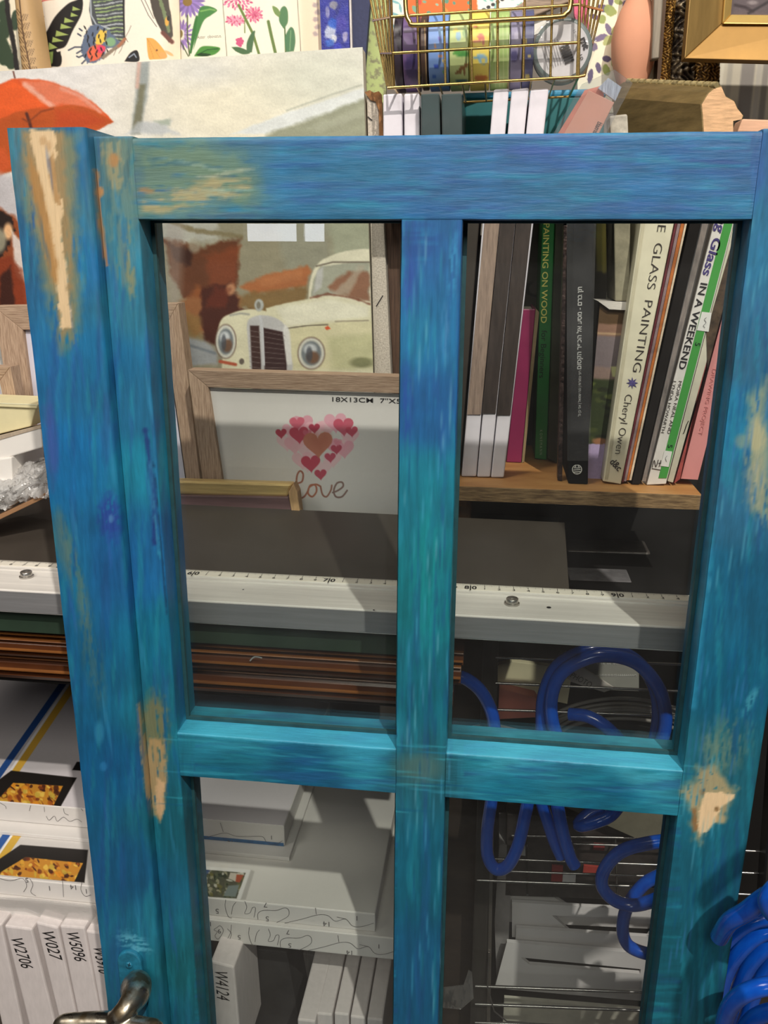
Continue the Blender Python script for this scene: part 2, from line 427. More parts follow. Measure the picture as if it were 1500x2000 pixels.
# ------------------------------------------------------------------ the room
def struct(o):
    o['kind'] = 'structure'; return o
wallm = pm('wall plaster', (140, 132, 124), .9, var=.05, scale=8, bump=.1)
struct(boxw('floor', -2.6, 2.6, -3.6, 1.2, -.06, 0.0, pm('grey floor vinyl', (78, 70, 64), .5, var=.15, scale=6)))
struct(boxw('ceiling', -2.6, 2.6, -3.6, 1.2, 2.8, 2.9, wallm))
struct(boxw('wall_back', -2.6, 2.6, 1.0, 1.2, 0.0, 2.8, wallm))
struct(boxw('wall_left', -2.7, -2.6, -3.6, 1.2, 0, 2.8, pm('shop wall warm', (108, 94, 82), .9, var=.2, scale=2)))
struct(boxw('wall_right', 2.6, 2.7, -3.6, 1.2, 0, 2.8, pm('shop wall dim', (84, 76, 70), .9, var=.2, scale=2)))
# wall behind the photographer with a bright shop window in it
wx0, wx1, wz0, wz1 = -1.19, -0.80, 1.105, 2.1
dimw = pm('shop wall dark', (70, 62, 58), .9, var=.25, scale=3)
wf = bpy.data.objects.new('wall_front', None); COL.objects.link(wf); wf['kind'] = 'structure'
boxw('wall_front_left', -2.6, wx0, -3.7, -3.6, 0, 2.8, dimw, wf); boxw('wall_front_right', wx1, 2.6, -3.7, -3.6, 0, 2.8, dimw, wf)
boxw('wall_front_sill', wx0, wx1, -3.7, -3.6, 0, wz0, dimw, wf); boxw('wall_front_lintel', wx0, wx1, -3.7, -3.6, wz1, 2.8, dimw, wf)
win = bpy.data.objects.new('window_1', None); COL.objects.link(win); win['kind'] = 'structure'; win.location = (wx0, -3.65, wz0); win.matrix_world = Matrix.Translation(win.location)
boxw('window_pane', wx0, wx1, -3.68, -3.67, wz0, wz1, emit('daylight', (.84, .88, 1.0), 6.5), win)
fw_ = pm('white window frame', (225, 225, 225), .5, var=.04)
boxw('window_frame', wx0+.25, wx0+.285, -3.66, -3.63, wz0, wz1, fw_, win)

# ------------------------------------------------------------------ the blue window sash
T0 = 1.07                      # top of the panes
XA, XB, XC, XD = -.1910, -.0491, -.0177, .1243
XS, XP, XR = -.2125, -.2555, .1675
TH = .034; GY = .0195
RM, RN = -.3130, -.3449        # middle rail, from T0
RTOP = .0403
rows = [(T0+RM, T0+RN), (T0+2*RM+RN-RM, T0+2*RN)]
rows = [(T0-.3130, T0-.3449), (T0-.6579, T0-.6898)]
ZB = T0-1.0028                 # bottom of lowest panes
def sash_col(x, y):
    p = Paint(x, y)
    S = [(40,300,98,132,136),(150,300,40,128,172),(60,500,45,112,152),(150,520,28,128,184),(100,750,28,122,178),(200,700,22,128,178),(130,900,16,126,192),(210,1100,24,108,180),(150,1100,24,125,180),
     (150,1300,16,116,172),(200,1500,12,108,168),(230,1700,22,106,160),(260,1830,30,130,172),(300,1950,28,128,160),
     (225,300,104,136,126),(240,450,66,142,156),(250,600,48,136,160),(270,800,34,128,172),(292,900,26,152,182),(300,1100,26,120,188),(320,1250,12,134,176),(325,1400,24,134,162),(340,1600,22,116,138),(360,1900,22,116,130),
     (320,300,86,132,130),(400,350,106,142,124),(450,300,66,128,150),(370,400,96,150,160),(600,330,42,128,170),(700,380,42,128,165),(900,330,46,116,166),(1100,300,50,112,172),(1100,380,44,122,160),(1300,340,40,118,168),(1450,300,50,112,162),
     (840,480,36,112,170),(840,650,30,126,176),(840,800,32,108,172),(830,950,22,142,166),(830,1150,18,142,156),(825,1350,18,128,152),(820,1500,38,116,138),(820,1700,18,116,148),(815,1900,24,108,158),
     (450,1440,60,180,210),(700,1450,60,175,212),(450,1495,18,118,152),(600,1515,18,114,160),(1000,1480,78,192,222),(1250,1495,78,192,222),(1000,1540,18,132,168),(1200,1565,14,122,158),
     (1450,450,42,132,168),(1400,800,30,134,184),(1460,700,54,122,156),(1440,1000,50,122,162),(1390,1150,20,120,162),(1450,1150,22,108,150),(1420,1350,12,112,152),(1400,1480,34,120,142),(1380,1700,24,118,146),(1350,1900,20,112,134)]
    p.rbf(S, 75)
    p.mott(60, 60, .10)
    # violet, turquoise and pale brush marks
    vert = (20, 130); hor = (150, 16)
    iv = (x < 262) | ((x > 775) & (x < 905) & (y > 430)) | ((x > 1330) & (y > 430)) | (x > 1466) | ((x < 380) & (y > 430))
    sx = np.where(iv, 16, 150); sy = np.where(iv, 170, 14)
    f = fbm(p.x/sx, p.y/sy); a = np.clip((f-.56)*7, 0, 1)*.40; p.c = p.c*(1-a[:, None])+np.array((44, 92, 168.))*a[:, None]
    f = fbm(p.x/sx*1.3+40, p.y/sy*1.3+9); a = np.clip((f-.58)*7, 0, 1)*.5; p.c = p.c*(1-a[:, None])+np.array((36, 160, 184.))*a[:, None]
    f = fbm(p.x/sx*3+80, p.y/sy*2+70, 3); p.c *= (1+(f-.5)*.24)[:, None]
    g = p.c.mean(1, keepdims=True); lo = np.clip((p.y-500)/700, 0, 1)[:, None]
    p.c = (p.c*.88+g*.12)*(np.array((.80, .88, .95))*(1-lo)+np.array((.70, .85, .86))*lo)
    V = lambda *q, **k: p.poly(*q, **k)
    # post: worn strip showing tan and cream wood
    V([(52,262),(150,262),(148,420),(160,560),(150,660),(118,690),(96,600),(70,480),(50,400)], (128,132,104), 22, .9, 10, 18, .30, (6, 60))
    V([(42,256),(125,256),(128,360),(142,470),(140,640),(122,660),(104,560),(82,470),(66,400),(50,330)], (158,134,94), 12, .92, 7, 14, .28, (5, 60))
    V([(60,254),(106,254),(110,300),(104,340),(112,370),(124,400),(120,450),(128,520),(140,640),(120,640),(104,510),(92,420),(80,360),(66,300)], (226,198,156), 3, .97, 5, 12)
    V([(92,310),(104,300),(112,360),(118,400),(108,395),(98,360)], (176,138,90), 4, .9, 3, 8)
    V([(56,300),(76,340),(98,440),(112,520),(112,560),(92,520),(74,430),(60,360)], (176,130,74), 6, .8, 4, 10)
    p.ell(84, 275, 7, 9, (196,160,116), 0, .5, .8); p.ell(95, 285, 6, 10, (196,160,116), 0, .5, .7)
    V([(95,760),(110,900),(104,960),(90,900),(84,800)], (70,90,150), 12, .5, 6)
    p.ell(104, 860, 10, 66, (62,84,160), -4, .6, .6)
    p.ell(214, 1010, 20, 44, (44,60,150), -5, .7, .7, .35, 10, .3, (4, 20)); p.ell(217, 1013, 5, 8, (90,150,195), 0, .6, .6)
    p.ell(150, 1130, 14, 120, (120,128,100), -14, .8, .5, .3, 14, .42, (5, 50)); p.ell(120, 1060, 14, 60, (96,118,110), -10, .8, .5, .3)
    p.ell(180, 1290, 18, 90, (92,112,104), -12, .8, .4, .3, 14, .42, (5, 50))
    p.ell(262, 1842, 34, 16, (110,190,215), 25, .8, .7, .5, 8, .4, (12, 4))
    p.ell(194, 1430, 9, 22, (60,150,190), 0, .7, .5); p.ell(202, 1497, 7, 9, (40,120,175), 0, .5, .8)
    # stile beside it
    V([(205,275),(262,262),(262,420),(250,560),(230,560),(210,430)], (118,140,124), 20, .6, 10, 18, .4, (6, 50))
    V([(196,285),(236,272),(240,330),(238,370),(216,372),(206,330)], (158,152,116), 8, .8, 6, 10, .38, (6, 30))
    p.ell(222, 313, 10, 14, (178,132,82), 0, .5, .9); p.ell(195, 375, 8, 10, (190,138,84), 0, .5, .9)
    V([(184,330),(192,335),(200,430),(212,520),(206,520),(192,440)], (176,128,84), 3, .9, 2)
    p.ell(255, 520, 8, 70, (158,146,100), -3, .8, .7, .4, 12, .4, (4, 30))
    p.line([(284,840),(300,960),(303,1060)], 9, (30,44,110), 6, .8, 3); p.line([(300,900),(316,1080),(326,1200)], 3, (16,62,96), 2, .8, 2)
    p.line([(293,900),(300,990),(312,1090)], 4, (62,166,192), 4, .55, 3)
    p.ell(302, 1420, 26, 62, (128,122,84), -4, .7, .85, .3, 14, .30, (5, 50))
    V([(288,1440),(322,1445),(326,1520),(320,1580),(314,1606),(300,1590),(288,1520)], (180,150,104), 7, .9, 5, 10, .3, (4, 40))
    V([(306,1520),(321,1530),(319,1590),(312,1605),(304,1570)], (212,176,134), 4, .9, 4, 8)
    V([(268,1360),(276,1400),(292,1520),(296,1560),(286,1560),(276,1480)], (196,160,112), 3, .8, 3, 8)
    # top rail, left end rubbed to sage and tan
    V([(268,285),(400,275),(470,300),(520,380),(470,410),(330,420),(272,420)], (112,138,112), 36, .75, 14, 24, .36, (70, 8))
    V([(272,395),(330,372),(420,345),(485,350),(488,378),(400,395),(340,412),(275,420)], (172,160,118), 14, .85, 8, 18, .40, (60, 5))
    p.ell(286, 372, 16, 5, (168,132,92), 8, .6, .8); p.ell(430, 340, 70, 4, (178,184,160), -10, .7, .55, .4, 9, .42, (40, 4)); p.ell(380, 322, 55, 4, (150,178,170), 12, .7, .5, .4, 9, .4, (40, 4))
    p.ell(1040, 293, 55, 12, (60,92,170), 2, .8, .5, .3); p.ell(1400, 316, 70, 4, (40,78,140), 3, .7, .8, .3); p.ell(760, 300, 80, 10, (66,100,168), 0, .9, .4)
    p.ell(640, 345, 110, 8, (96,146,176), -2, .8, .35, .3, 12, .42, (90, 5)); p.ell(1100, 345, 130, 8, (30,128,160), 0, .8, .4, .3)
    p.ell(420, 375, 90, 5, (140,186,186), -6, .8, .4, .3, 12, .42, (70, 4))
    p.line([(180,264),(700,262),(1500,252)], 9, (120,176,210), 6, .55, 2)
    # ledge crumbs, mullion marks
    p.ell(822, 475, 36, 40, (34,72,140), 0, .9, .5, .3, 16, .4, (60, 8)); p.ell(800, 560, 12, 60, (50,80,165), 0, .8, .6, .3, 12, .35, (4, 60))
    p.ell(885, 520, 9, 60, (60,160,206), 4, .8, .6, .3, 10, .4, (3, 40)); p.ell(870, 650, 8, 50, (86,140,190), 0, .8, .5, .3, 10, .4, (3, 40)); p.ell(795, 790, 12, 80, (40,76,160), 0, .8, .6, .3, 10, .35, (3, 60))
    p.ell(840, 1120, 30, 140, (20,150,150), 0, .9, .5, .3, 14, .4, (4, 90)); p.ell(820, 1500, 46, 30, (96,120,110), 0, .9, .6)
    for k in range(70):
        cx = 790+(k*37) % 90; cy = 450+(k*197) % 1500
        p.ell(cx, cy, 1.6, 22+(k*7) % 30, [(70,160,196),(20,84,130),(110,176,200)][k % 3], random.uniform(-3, 3), .8, .45)
    # middle rail
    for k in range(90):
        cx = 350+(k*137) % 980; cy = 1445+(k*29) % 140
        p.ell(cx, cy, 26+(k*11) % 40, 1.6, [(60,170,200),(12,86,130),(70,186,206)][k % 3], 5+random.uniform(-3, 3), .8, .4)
    V([(345,1434),(360,1398),(774,1424),(772,1466)], (66,168,198), 5, .6, 3, 9); V([(871,1472),(874,1432),(1320,1466),(1334,1507)], (70,172,202), 5, .65, 3, 9)  # paler ledges: lighter paint plus top light put into the colour
    # right stile: grey-sage rub, cream chip with brown rim
    V([(1462,775),(1500,740),(1510,1030),(1470,1000),(1455,900)], (156,162,130), 26, .8, 12, 20, .34, (8, 60))
    p.ell(1478, 850, 20, 34, (180,176,138), 0, .6, .8, .3); p.ell(1450, 862, 14, 14, (130,150,136), 0, .7, .7); p.ell(1475, 940, 20, 50, (176,170,140), 6, .8, .6, .4, 14, .4, (5, 50))
    p.ell(1420, 1450, 40, 50, (120,140,120), 10, .9, .5, .4, 14, .42, (5, 50)); p.ell(1465, 1370, 8, 30, (80,170,190), 28, .8, .6, .3, 8, .4, (4, 30))
    V([(1375,1440),(1420,1430),(1430,1500),(1400,1520),(1372,1490)], (112,138,122), 20, .7, 8, 14, .36, (5, 40))
    V([(1365,1495),(1395,1500),(1422,1530),(1440,1540),(1432,1560),(1418,1590),(1412,1605),(1385,1610),(1368,1650),(1356,1640),(1352,1590),(1335,1560),(1330,1545),(1355,1525)], (176,160,120), 16, .92, 9, 14, .2, (5, 14))
    V([(1380,1548),(1408,1548),(1438,1552),(1425,1565),(1412,1575),(1402,1592),(1398,1605),(1378,1625),(1366,1635),(1362,1600),(1368,1570)], (236,206,162), 3.5, .98, 5, 10)
    V([(1350,1580),(1360,1575),(1362,1620),(1354,1625)], (150,106,62), 5, .85, 3, 6); p.ell(1371, 1547, 4, 6, (160,118,72), 0, .5, .9); p.ell(1400, 1580, 5, 5, (140,110,70), 0, .5, .9); p.ell(1408, 1600, 12, 9, (196,170,126), 0, .6, .8, .3)
    V([(1352,800),(1372,800),(1352,1200),(1342,1390),(1334,1390),(1336,1200)], (40,150,190), 10, .55, 5, 10, .36, (3, 60)) if False else None
    p.line([(1418,560),(1402,820),(1382,1100),(1352,1380)], 12, (54,156,196), 10, .6, 5, 14)
    for k in range(110):
        cy = 440+(k*173) % 1540; xl = 1462-(cy-430)*.118; cx = xl+8+(k*41) % 95
        p.ell(cx, cy, 1.5, 16+(k*7) % 34, [(84,164,190),(10,84,130),(60,120,176)][k % 3], 7+random.uniform(-3, 3), .8, .45)
    for k in range(120):
        cy = 300+(k*211) % 1650; xl = 20+(cy-255)*.106; cx = xl+6+(k*43) % 280
        if cx < 40+(cy-255)*.08+230: p.ell(cx, cy, 1.5, 18+(k*7) % 40, [(60,150,196),(14,90,150),(52,98,176)][k % 3], -6+random.uniform(-3, 3), .8, .35)
    return p.c
def board(name, x0, x1, z0, z1, y0, y1, axis, mat, parent, rad=.0012, ds=.0011, ledge=0, wob=.00025, label=None, chamf=(0, 0)):
    """painted board, grain along axis ('x' or 'z'); rounded section swept along the grain, slightly uneven by hand"""
    if axis == 'z': a0, a1, l0, l1 = x0, x1, z0, z1
    else: a0, a1, l0, l1 = z0, z1, x0, x1
    sec = []
    nf = max(int((a1-a0-2*rad)/ds), 6); nb = 12
    lo, hi = chamf                # how far the front edge at the high end of a is pulled in (bevel of the ledge)
    for t in np.linspace(0, 1, nf): sec.append((a0+rad+(a1-hi-a0-2*rad)*t, y0))
    for t in (.35, .7): sec.append((a1-hi-rad+rad*math.sin(t*math.pi/2), y0+rad-rad*math.cos(t*math.pi/2)))
    yb = y1
    for t in np.linspace(0, 1, nb): sec.append((a1-hi*(1-min(t*2, 1)), y0+rad+(yb-y0-rad)*t))
    for t in np.linspace(0, 1, 5)[1:]: sec.append((a1+(a0-a1)*t, yb))
    for t in np.linspace(0, 1, nb)[1:]: sec.append((a0, yb+(y0+rad-yb)*t))
    for t in (.35, .7): sec.append((a0+rad-rad*math.sin(t*math.pi/2), y0+rad-rad*math.cos((1-t)*math.pi/2)*1.0))
    sec = np.array(sec); nl = int((l1-l0)/ds)+2; Ls = np.linspace(l0, l1, nl)
    A = np.tile(sec[None, :, 0], (nl, 1)); Yy = np.tile(sec[None, :, 1], (nl, 1)); Lg = np.tile(Ls[:, None], (1, len(sec)))
    wv = (fbm(Lg*60+A*3, Lg*0+A*20+x0*31)-.5)*2*wob
    mid = (a0+a1)/2; A = A+wv*np.sign(A-mid)*(abs(A-mid) > (a1-a0)*.4)
    Yy = Yy+(fbm(A*90, Lg*14, 3)-.5)*.0004*(Yy < y0+.001)
    G = np.stack([A, Yy, Lg], -1) if axis == 'z' else np.stack([Lg, Yy, A], -1)
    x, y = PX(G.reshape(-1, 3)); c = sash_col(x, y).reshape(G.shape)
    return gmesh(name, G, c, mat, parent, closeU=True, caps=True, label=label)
sash = thing('glazed_window', 'old blue painted wooden window with glass panes, worn to bare wood in patches', 'window', (-.04, .015, 0), None, 'thing')
pz = am('blue paint, upright brushwork', .5, (9, 9, .9), 60, .12, .35)
pxm = am('blue paint, level brushwork', .5, (.9, 9, 9), 60, .12, .35)
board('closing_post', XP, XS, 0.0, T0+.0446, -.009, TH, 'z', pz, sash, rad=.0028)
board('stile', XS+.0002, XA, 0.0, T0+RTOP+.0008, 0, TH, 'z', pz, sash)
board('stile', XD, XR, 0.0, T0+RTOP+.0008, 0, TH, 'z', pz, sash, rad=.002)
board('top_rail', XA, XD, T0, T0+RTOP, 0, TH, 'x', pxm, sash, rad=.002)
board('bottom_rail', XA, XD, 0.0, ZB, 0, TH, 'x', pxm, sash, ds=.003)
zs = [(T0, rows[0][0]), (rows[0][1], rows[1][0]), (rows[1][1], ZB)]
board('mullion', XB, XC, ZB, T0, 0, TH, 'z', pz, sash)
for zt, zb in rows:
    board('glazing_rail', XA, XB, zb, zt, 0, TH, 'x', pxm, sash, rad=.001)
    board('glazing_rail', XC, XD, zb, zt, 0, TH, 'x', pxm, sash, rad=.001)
glass = clear('window glass', (.93, .95, .94), .0, 1.25, 1.5, bump=.0, milky=.006)
bead = pm('dark teal putty', (32, 74, 80), .6, var=.2, scale=80)
for zt, zb in zs:
    for a, b in ((XA, XB), (XC, XD)):
        boxw('glass_pane', a, b, GY, GY+.002, zb, zt, glass, sash)
        V = []; q = .0022
        hs = [(a, zb), (b, zb), (b, zt), (a, zt)]; ins = [(a+q, zb+q), (b-q, zb+q), (b-q, zt-q*.6), (a+q, zt-q*.6)]
        vv = [(x, y, z) for y in (GY-.003, GY-.0002) for x, z in hs+ins]
        ff = []
        for i in range(4):
            j = (i+1) % 4; ff += [(i, j, 4+j, 4+i), (8+i, 12+i, 12+j, 8+j), (4+i, 4+j, 12+j, 12+i), (i, 8+i, 8+j, j)]
        pmesh('glazing_bead', vv, ff, bead, sash)
# handle
px_h = W(257, 1880, -.009)
plx, plz = px_h[0], W(257, 1853, -.009)[2]
pr = .0088; pts = []
for t in np.linspace(0, math.pi, 17): pts.append((plx+pr*math.cos(t), -.0125, plz-pr+pr*math.sin(t)))
for t in np.linspace(math.pi, 2*math.pi, 17): pts.append((plx+pr*math.cos(t), -.0125, plz-.062+pr*math.sin(t)))
plate = prism('handle_plate', pts, (0, .0037, 0), pm('turquoise painted metal', (36, 116, 146), .35, var=.25, scale=120, bump=.5), sash, .0009, label='turquoise painted handle plate')
sp = W(252, 1885, -.0125)
lathe('screw', [(.0003, -.0011), (.0022, -.001), (.0027, -.0002), (.0027, .0006)], sp, (0, 1, 0), pm('turquoise painted metal', (48, 142, 176)), plate, seg=24)
ribbons('screw_slot', [[(248, 1884), (256, 1886)], [(253, 1881), (251, 1889)]], lambda a, b: W(a, b, -.0137), .0007, pm('slot shadow paint', (20, 60, 80), .8), plate)
nick = bpy.data.materials.new('worn nickel'); nick.use_nodes = True
_n = nick.node_tree; _b = _n.nodes['Principled BSDF']; _b.inputs['Metallic'].default_value = 1; _b.inputs['Roughness'].default_value = .3
_tc = _n.nodes.new('ShaderNodeTexCoord'); _z = _n.nodes.new('ShaderNodeTexNoise'); _z.inputs['Scale'].default_value = 90; _z.inputs['Detail'].default_value = 8
_n.links.new(_tc.outputs['Object'], _z.inputs['Vector']); _r = _n.nodes.new('ShaderNodeValToRGB')
_r.color_ramp.elements[0].position = .38; _r.color_ramp.elements[0].color = (*lin((112, 98, 76)), 1); _r.color_ramp.elements[1].position = .56; _r.color_ramp.elements[1].color = (*lin((202, 196, 180)), 1)
_n.links.new(_z.outputs['Fac'], _r.inputs[0]); _n.links.new(_r.outputs[0], _b.inputs['Base Color'])
_r2 = _n.nodes.new('ShaderNodeValToRGB'); _r2.color_ramp.elements[0].position = .38; _r2.color_ramp.elements[0].color = (.5, .5, .5, 1); _r2.color_ramp.elements[1].position = .6; _r2.color_ramp.elements[1].color = (.24, .24, .24, 1)
_n.links.new(_z.outputs['Fac'], _r2.inputs[0]); _n.links.new(_r2.outputs[0], _b.inputs['Roughness'])
n0 = W(262, 1935, -.013); hy = -.052
a = tube('t', [n0+np.array((0, .001, .001)), W(267, 1926, -.024), W(265, 1944, -.036), W(245, 1972, -.048), W(225, 1994, hy)], [.0100, .0100, .0092, .0068, .0064], None, seg=24)
b = tube('t', [W(112, 2006, hy-.002), W(124, 1998, hy-.002), W(170, 1998, hy), W(225, 2001, hy), W(270, 2010, hy-.001), W(303, 2013, hy-.002), W(318, 2014, hy-.002)], [.0030, .0056, .0068, .0080, .0078, .0070, .0036], None, seg=24)
hd = join('handle_lever', [a, b], nick, sash, label='worn nickel lever handle with flecks of paint')
rm = hd.modifiers.new('r', 'REMESH'); rm.mode = 'VOXEL'; rm.voxel_size = .0007; rm.use_smooth_shade = True
sm = hd.modifiers.new('s', 'SMOOTH'); sm.iterations = 8; sm.factor = .6
fl = []
for (a_, b_, r_) in ((232, 1925, .0030), (283, 1907, .0022)): pass

# ------------------------------------------------------------------ big canvas painting and the things behind it
print_m = am('printed paper', .55, (1, 1, 1), 400, .03, .0)
paint_m = am('painted canvas', .55, (1, 1, 1), 500, .10, .25, spec=.25)
linen = pm('raw linen canvas', (206, 196, 182), .9, var=.2, scale=700, bump=.6)
YC = .27
def canvas_col(x, y):
    p = Paint(x, y, (234, 233, 226))
    p.mott(120, 90, .05)
    # sky: cool upper left, cream middle, pale green right
    p.ell(120, 190, 200, 120, (243, 240, 238), 0, 1.2, .8); p.ell(500, 220, 240, 110, (246, 240, 214), 0, 1.2, .85)
    p.ell(640, 150, 130, 70, (222, 226, 210), 0, 1.2, .7); p.ell(400, 140, 60, 26, (222, 224, 222), 0, 1.4, .5)
    # pole
    p.poly([(268,122),(292,118),(288,190),(272,262),(255,262),(264,190)], (150, 160, 160), 7, .8, 2); p.poly([(272,165),(284,165),(274,262),(257,262)], (124, 122, 96), 6, .85, 3)
    p.line([(272,122),(268,170)], 7, (240,190,170), 5, .7)
    p.poly([(245,262),(270,240),(300,238),(330,230),(335,236),(330,248),(350,262)], (196, 202, 206), 8, .8, 5); p.poly([(300,236),(334,230),(332,246),(312,244)], (170,182,164), 5, .8, 3)
    # hull / slope at right
    p.poly([(450,262),(560,220),(660,188),(716,170),(720,200),(620,232),(520,262)], (232, 238, 236), 5, .95, 2)
    p.poly([(520,262),(600,235),(660,212),(716,192),(722,262),(722,300),(500,300)], (158, 162, 138), 9, .95, 5); p.poly([(600,250),(716,205),(716,225),(620,258)], (186,190,168), 10, .6, 5)
    p.line([(560,216),(650,184),(706,166)], 3, (176,182,168), 3, .7)
    # umbrella
    p.poly(spl([(-60,190),(-10,168),(28,153)]).tolist()+spl([(28,153),(90,158),(150,180),(200,215),(222,238)]).tolist()+spl([(222,238),(205,246),(190,254),(176,262),(160,280)]).tolist()+[(60,300),(22,330),(0,342),(-60,330)], (226, 92, 44), 3, 1, 2)
    p.poly([(-60,200),(28,155),(70,185),(95,205),(40,222),(0,235),(-60,250)], (246, 104, 48), 10, .9, 4)
    p.poly(spl([(40,158),(100,160),(160,185),(206,226)]).tolist()+spl([(206,226),(170,212),(130,204),(100,208),(70,185)]).tolist(), (240, 138, 104), 8, .85, 4)
    p.line([(48,164),(70,182),(95,204),(104,210)], 9, (248,190,170), 6, .8, 3); p.line([(120,172),(160,190),(196,218)], 7, (246,178,158), 6, .7, 3)
    p.poly(spl([(-60,246),(0,232),(40,216),(96,210),(140,206),(180,214),(222,238)]).tolist()+[(200,248),(176,262),(120,290),(22,335),(0,342),(-60,330)], (196, 90, 40), 4, .95, 3)
    p.poly([(110,215),(170,220),(210,236),(176,250),(110,250)], (206, 78, 40), 14, .7, 6)
    p.poly([(-40,300),(10,290),(24,325),(0,340),(-40,330)], (222,96,50), 8, .8, 4)
    p.line([(26,140),(29,152)], 3, (120,70,56), 2); p.line([(52,222),(58,240),(62,256)], 6, (96,50,40), 3); p.line([(58,236),(80,218),(104,212)], 3, (130,62,36), 3, .8); p.line([(44,232),(58,240)], 3, (130,62,36), 3, .8)
    # left below: grey haze, dark figures
    p.poly([(-60,342),(0,340),(24,345),(80,420),(80,470),(-60,470)], (200, 196, 200), 16, .9, 6)
    p.poly([(-60,430),(0,408),(30,420),(46,460),(50,620),(-60,620)], (150, 78, 44), 8, 1, 6)
    p.poly([(-60,425),(0,410),(20,420),(28,450),(14,490),(-20,520),(-60,520)], (44, 32, 28), 5, 1, 8, 10); p.ell(16, 452, 9, 16, (240, 190, 140), 0, .6, 1); p.poly([(22,450),(50,480),(56,560),(30,540)], (240,232,226), 5, .9, 3); p.ell(-2, 470, 14, 24, (180,176,150), 0, .5, .8)
    p.poly([(-60,520),(20,500),(60,560),(70,640),(-60,640)], (140, 60, 34), 10, .9, 8); p.poly([(0,540),(20,520),(30,600),(0,600)], (60,34,28), 6, .9, 4)
    # street scene seen through the panes
    p.poly([(290,300),(730,300),(730,760),(290,760)], (158, 152, 128), 20, 1, 4)
    p.poly([(300,420),(420,425),(430,470),(330,480),(310,470)], (196, 196, 186), 12, .9, 8); p.line([(330,432),(380,450),(470,462)], 9, (140,128,96), 4, .9, 3)
    p.poly([(540,430),(640,430),(650,560),(560,540)], (158, 158, 140), 16, .8, 8); p.poly([(640,430),(730,430),(730,500),(650,500)], (176, 182, 158), 16, .8, 6)
    p.poly([(320,470),(400,480),(470,465),(462,560),(430,590),(360,580),(330,530)], (104, 58, 34), 9, .95, 10, 18); p.poly([(330,475),(375,490),(372,520),(340,512)], (60, 34, 26), 7, .9, 6); p.ell(380, 480, 12, 14, (176,170,150), 0, .6, .7)
    p.poly([(400,500),(470,480),(455,570),(410,560)], (136,70,40), 10, .8, 8); p.poly([(345,600),(385,560),(450,570),(480,590),(450,640),(380,660)], (158, 92, 48), 12, .8, 10)
    p.poly([(470,560),(520,535),(600,518),(610,530),(598,560),(500,575)], (184, 112, 66), 7, .95, 6); p.poly([(480,575),(600,558),(600,600),(520,610),(460,600)], (140,110,66), 10, .9, 8); p.poly([(500,545),(590,525),(590,545),(510,562)], (196,128,82), 8, .8, 5)
    p.poly([(395,560),(450,555),(468,600),(500,610),(440,640),(420,670),(398,668),(390,620)], (74, 34, 24), 7, .95, 8); p.ell(450, 565, 9, 12, (208,150,110), 20, .6, .9); p.poly([(420,560),(450,565),(440,600),(400,600)], (110,48,30), 8, .8, 6)
    p.poly([(352,655),(400,665),(425,690),(425,712),(360,712)], (178, 184, 190), 8, .9, 5); p.line([(362,672),(420,690)], 5, (120,130,140), 4, .7); p.poly([(350,600),(392,620),(396,664),(356,655)], (150,120,70), 10, .7, 6)
    p.poly([(322,432),(360,430),(352,600),(330,590)], (178,168,164), 18, .45)
    # car
    body = spl([(424,650),(432,625),(452,612),(485,604),(520,608)]).tolist()+spl([(520,602),(560,592),(600,584),(640,578),(690,582),(728,596)]).tolist()+[(732,596),(740,760),(430,760),(434,700)]
    p.poly(body, (236, 232, 200), 3, 1, 1); p.poly([(560,640),(640,620),(730,626),(735,720),(560,720)], (228, 222, 180), 12, .8, 4); p.poly([(540,600),(640,584),(720,598),(720,618),(560,640)], (244,242,220), 9, .9, 3)
    p.poly([(640,660),(730,650),(735,720),(650,720)], (206,206,160), 12, .7, 5)
    p.poly(spl([(602,584),(606,545),(620,516),(650,498),(690,488),(730,486)]).tolist()+[(732,486),(732,600),(700,590),(640,578)], (238, 234, 208), 3, 1, 1)
    p.poly([(606,580),(612,545),(624,520),(700,512),(722,514),(722,588),(660,574)], (176, 178, 160), 3, 1, 2); p.line([(618,520),(650,512),(722,512)], 3, (120,110,96), 2)
    p.poly([(640,560),(680,530),(720,530),(722,588),(660,574)], (150, 98, 72), 7, .85, 5); p.poly([(612,575),(618,530),(632,520),(628,560)], (206,206,206), 5, .8, 2); p.poly([(650,575),(700,520),(712,520),(680,575)], (190,180,160), 6, .7, 4)
    p.line([(606,582),(640,574),(690,582),(722,594)], 4, (126,74,54), 3, .8, 2)
    p.line([(556,642),(600,636),(640,634)], 2.4, (110,100,84), 1.6); p.line([(655,628),(720,626)], 2, (150,140,120), 1.6); p.poly([(634,640),(640,636),(646,642),(638,645)], (226,96,54), 2)
    p.poly(spl([(482,640),(486,624),(505,616),(530,618),(552,630),(560,650)]).tolist()+[(572,712),(568,760),(492,760)], (206, 206, 206), 3, 1); p.poly(spl([(556,632),(566,650),(570,712)]).tolist()+[(560,712),(552,650)], (240,240,236), 3, .9)
    p.poly([(488,636),(506,636),(510,712),(510,760),(494,760)], (72, 48, 44), 2.5); p.poly([(514,640),(552,648),(560,712),(560,760),(518,760)], (64, 42, 42), 2.5)
    for k in range(9): p.line([(488,646+k*10),(508,649+k*10)], 1.5, (150,140,136), 1.5, .6); p.line([(516,648+k*10),(556,656+k*9)], 1.5, (140,128,124), 1.5, .6)
    p.line([(508,618),(512,640),(515,712)], 5, (216,218,222), 2); p.ell(506, 596, 9, 12, (190,194,190), 0, .3, 1); p.ell(505, 596, 4, 7, (130,124,110), 0, .5, .9); p.line([(450,616),(470,612),(486,614)], 4, (176,176,164), 3)
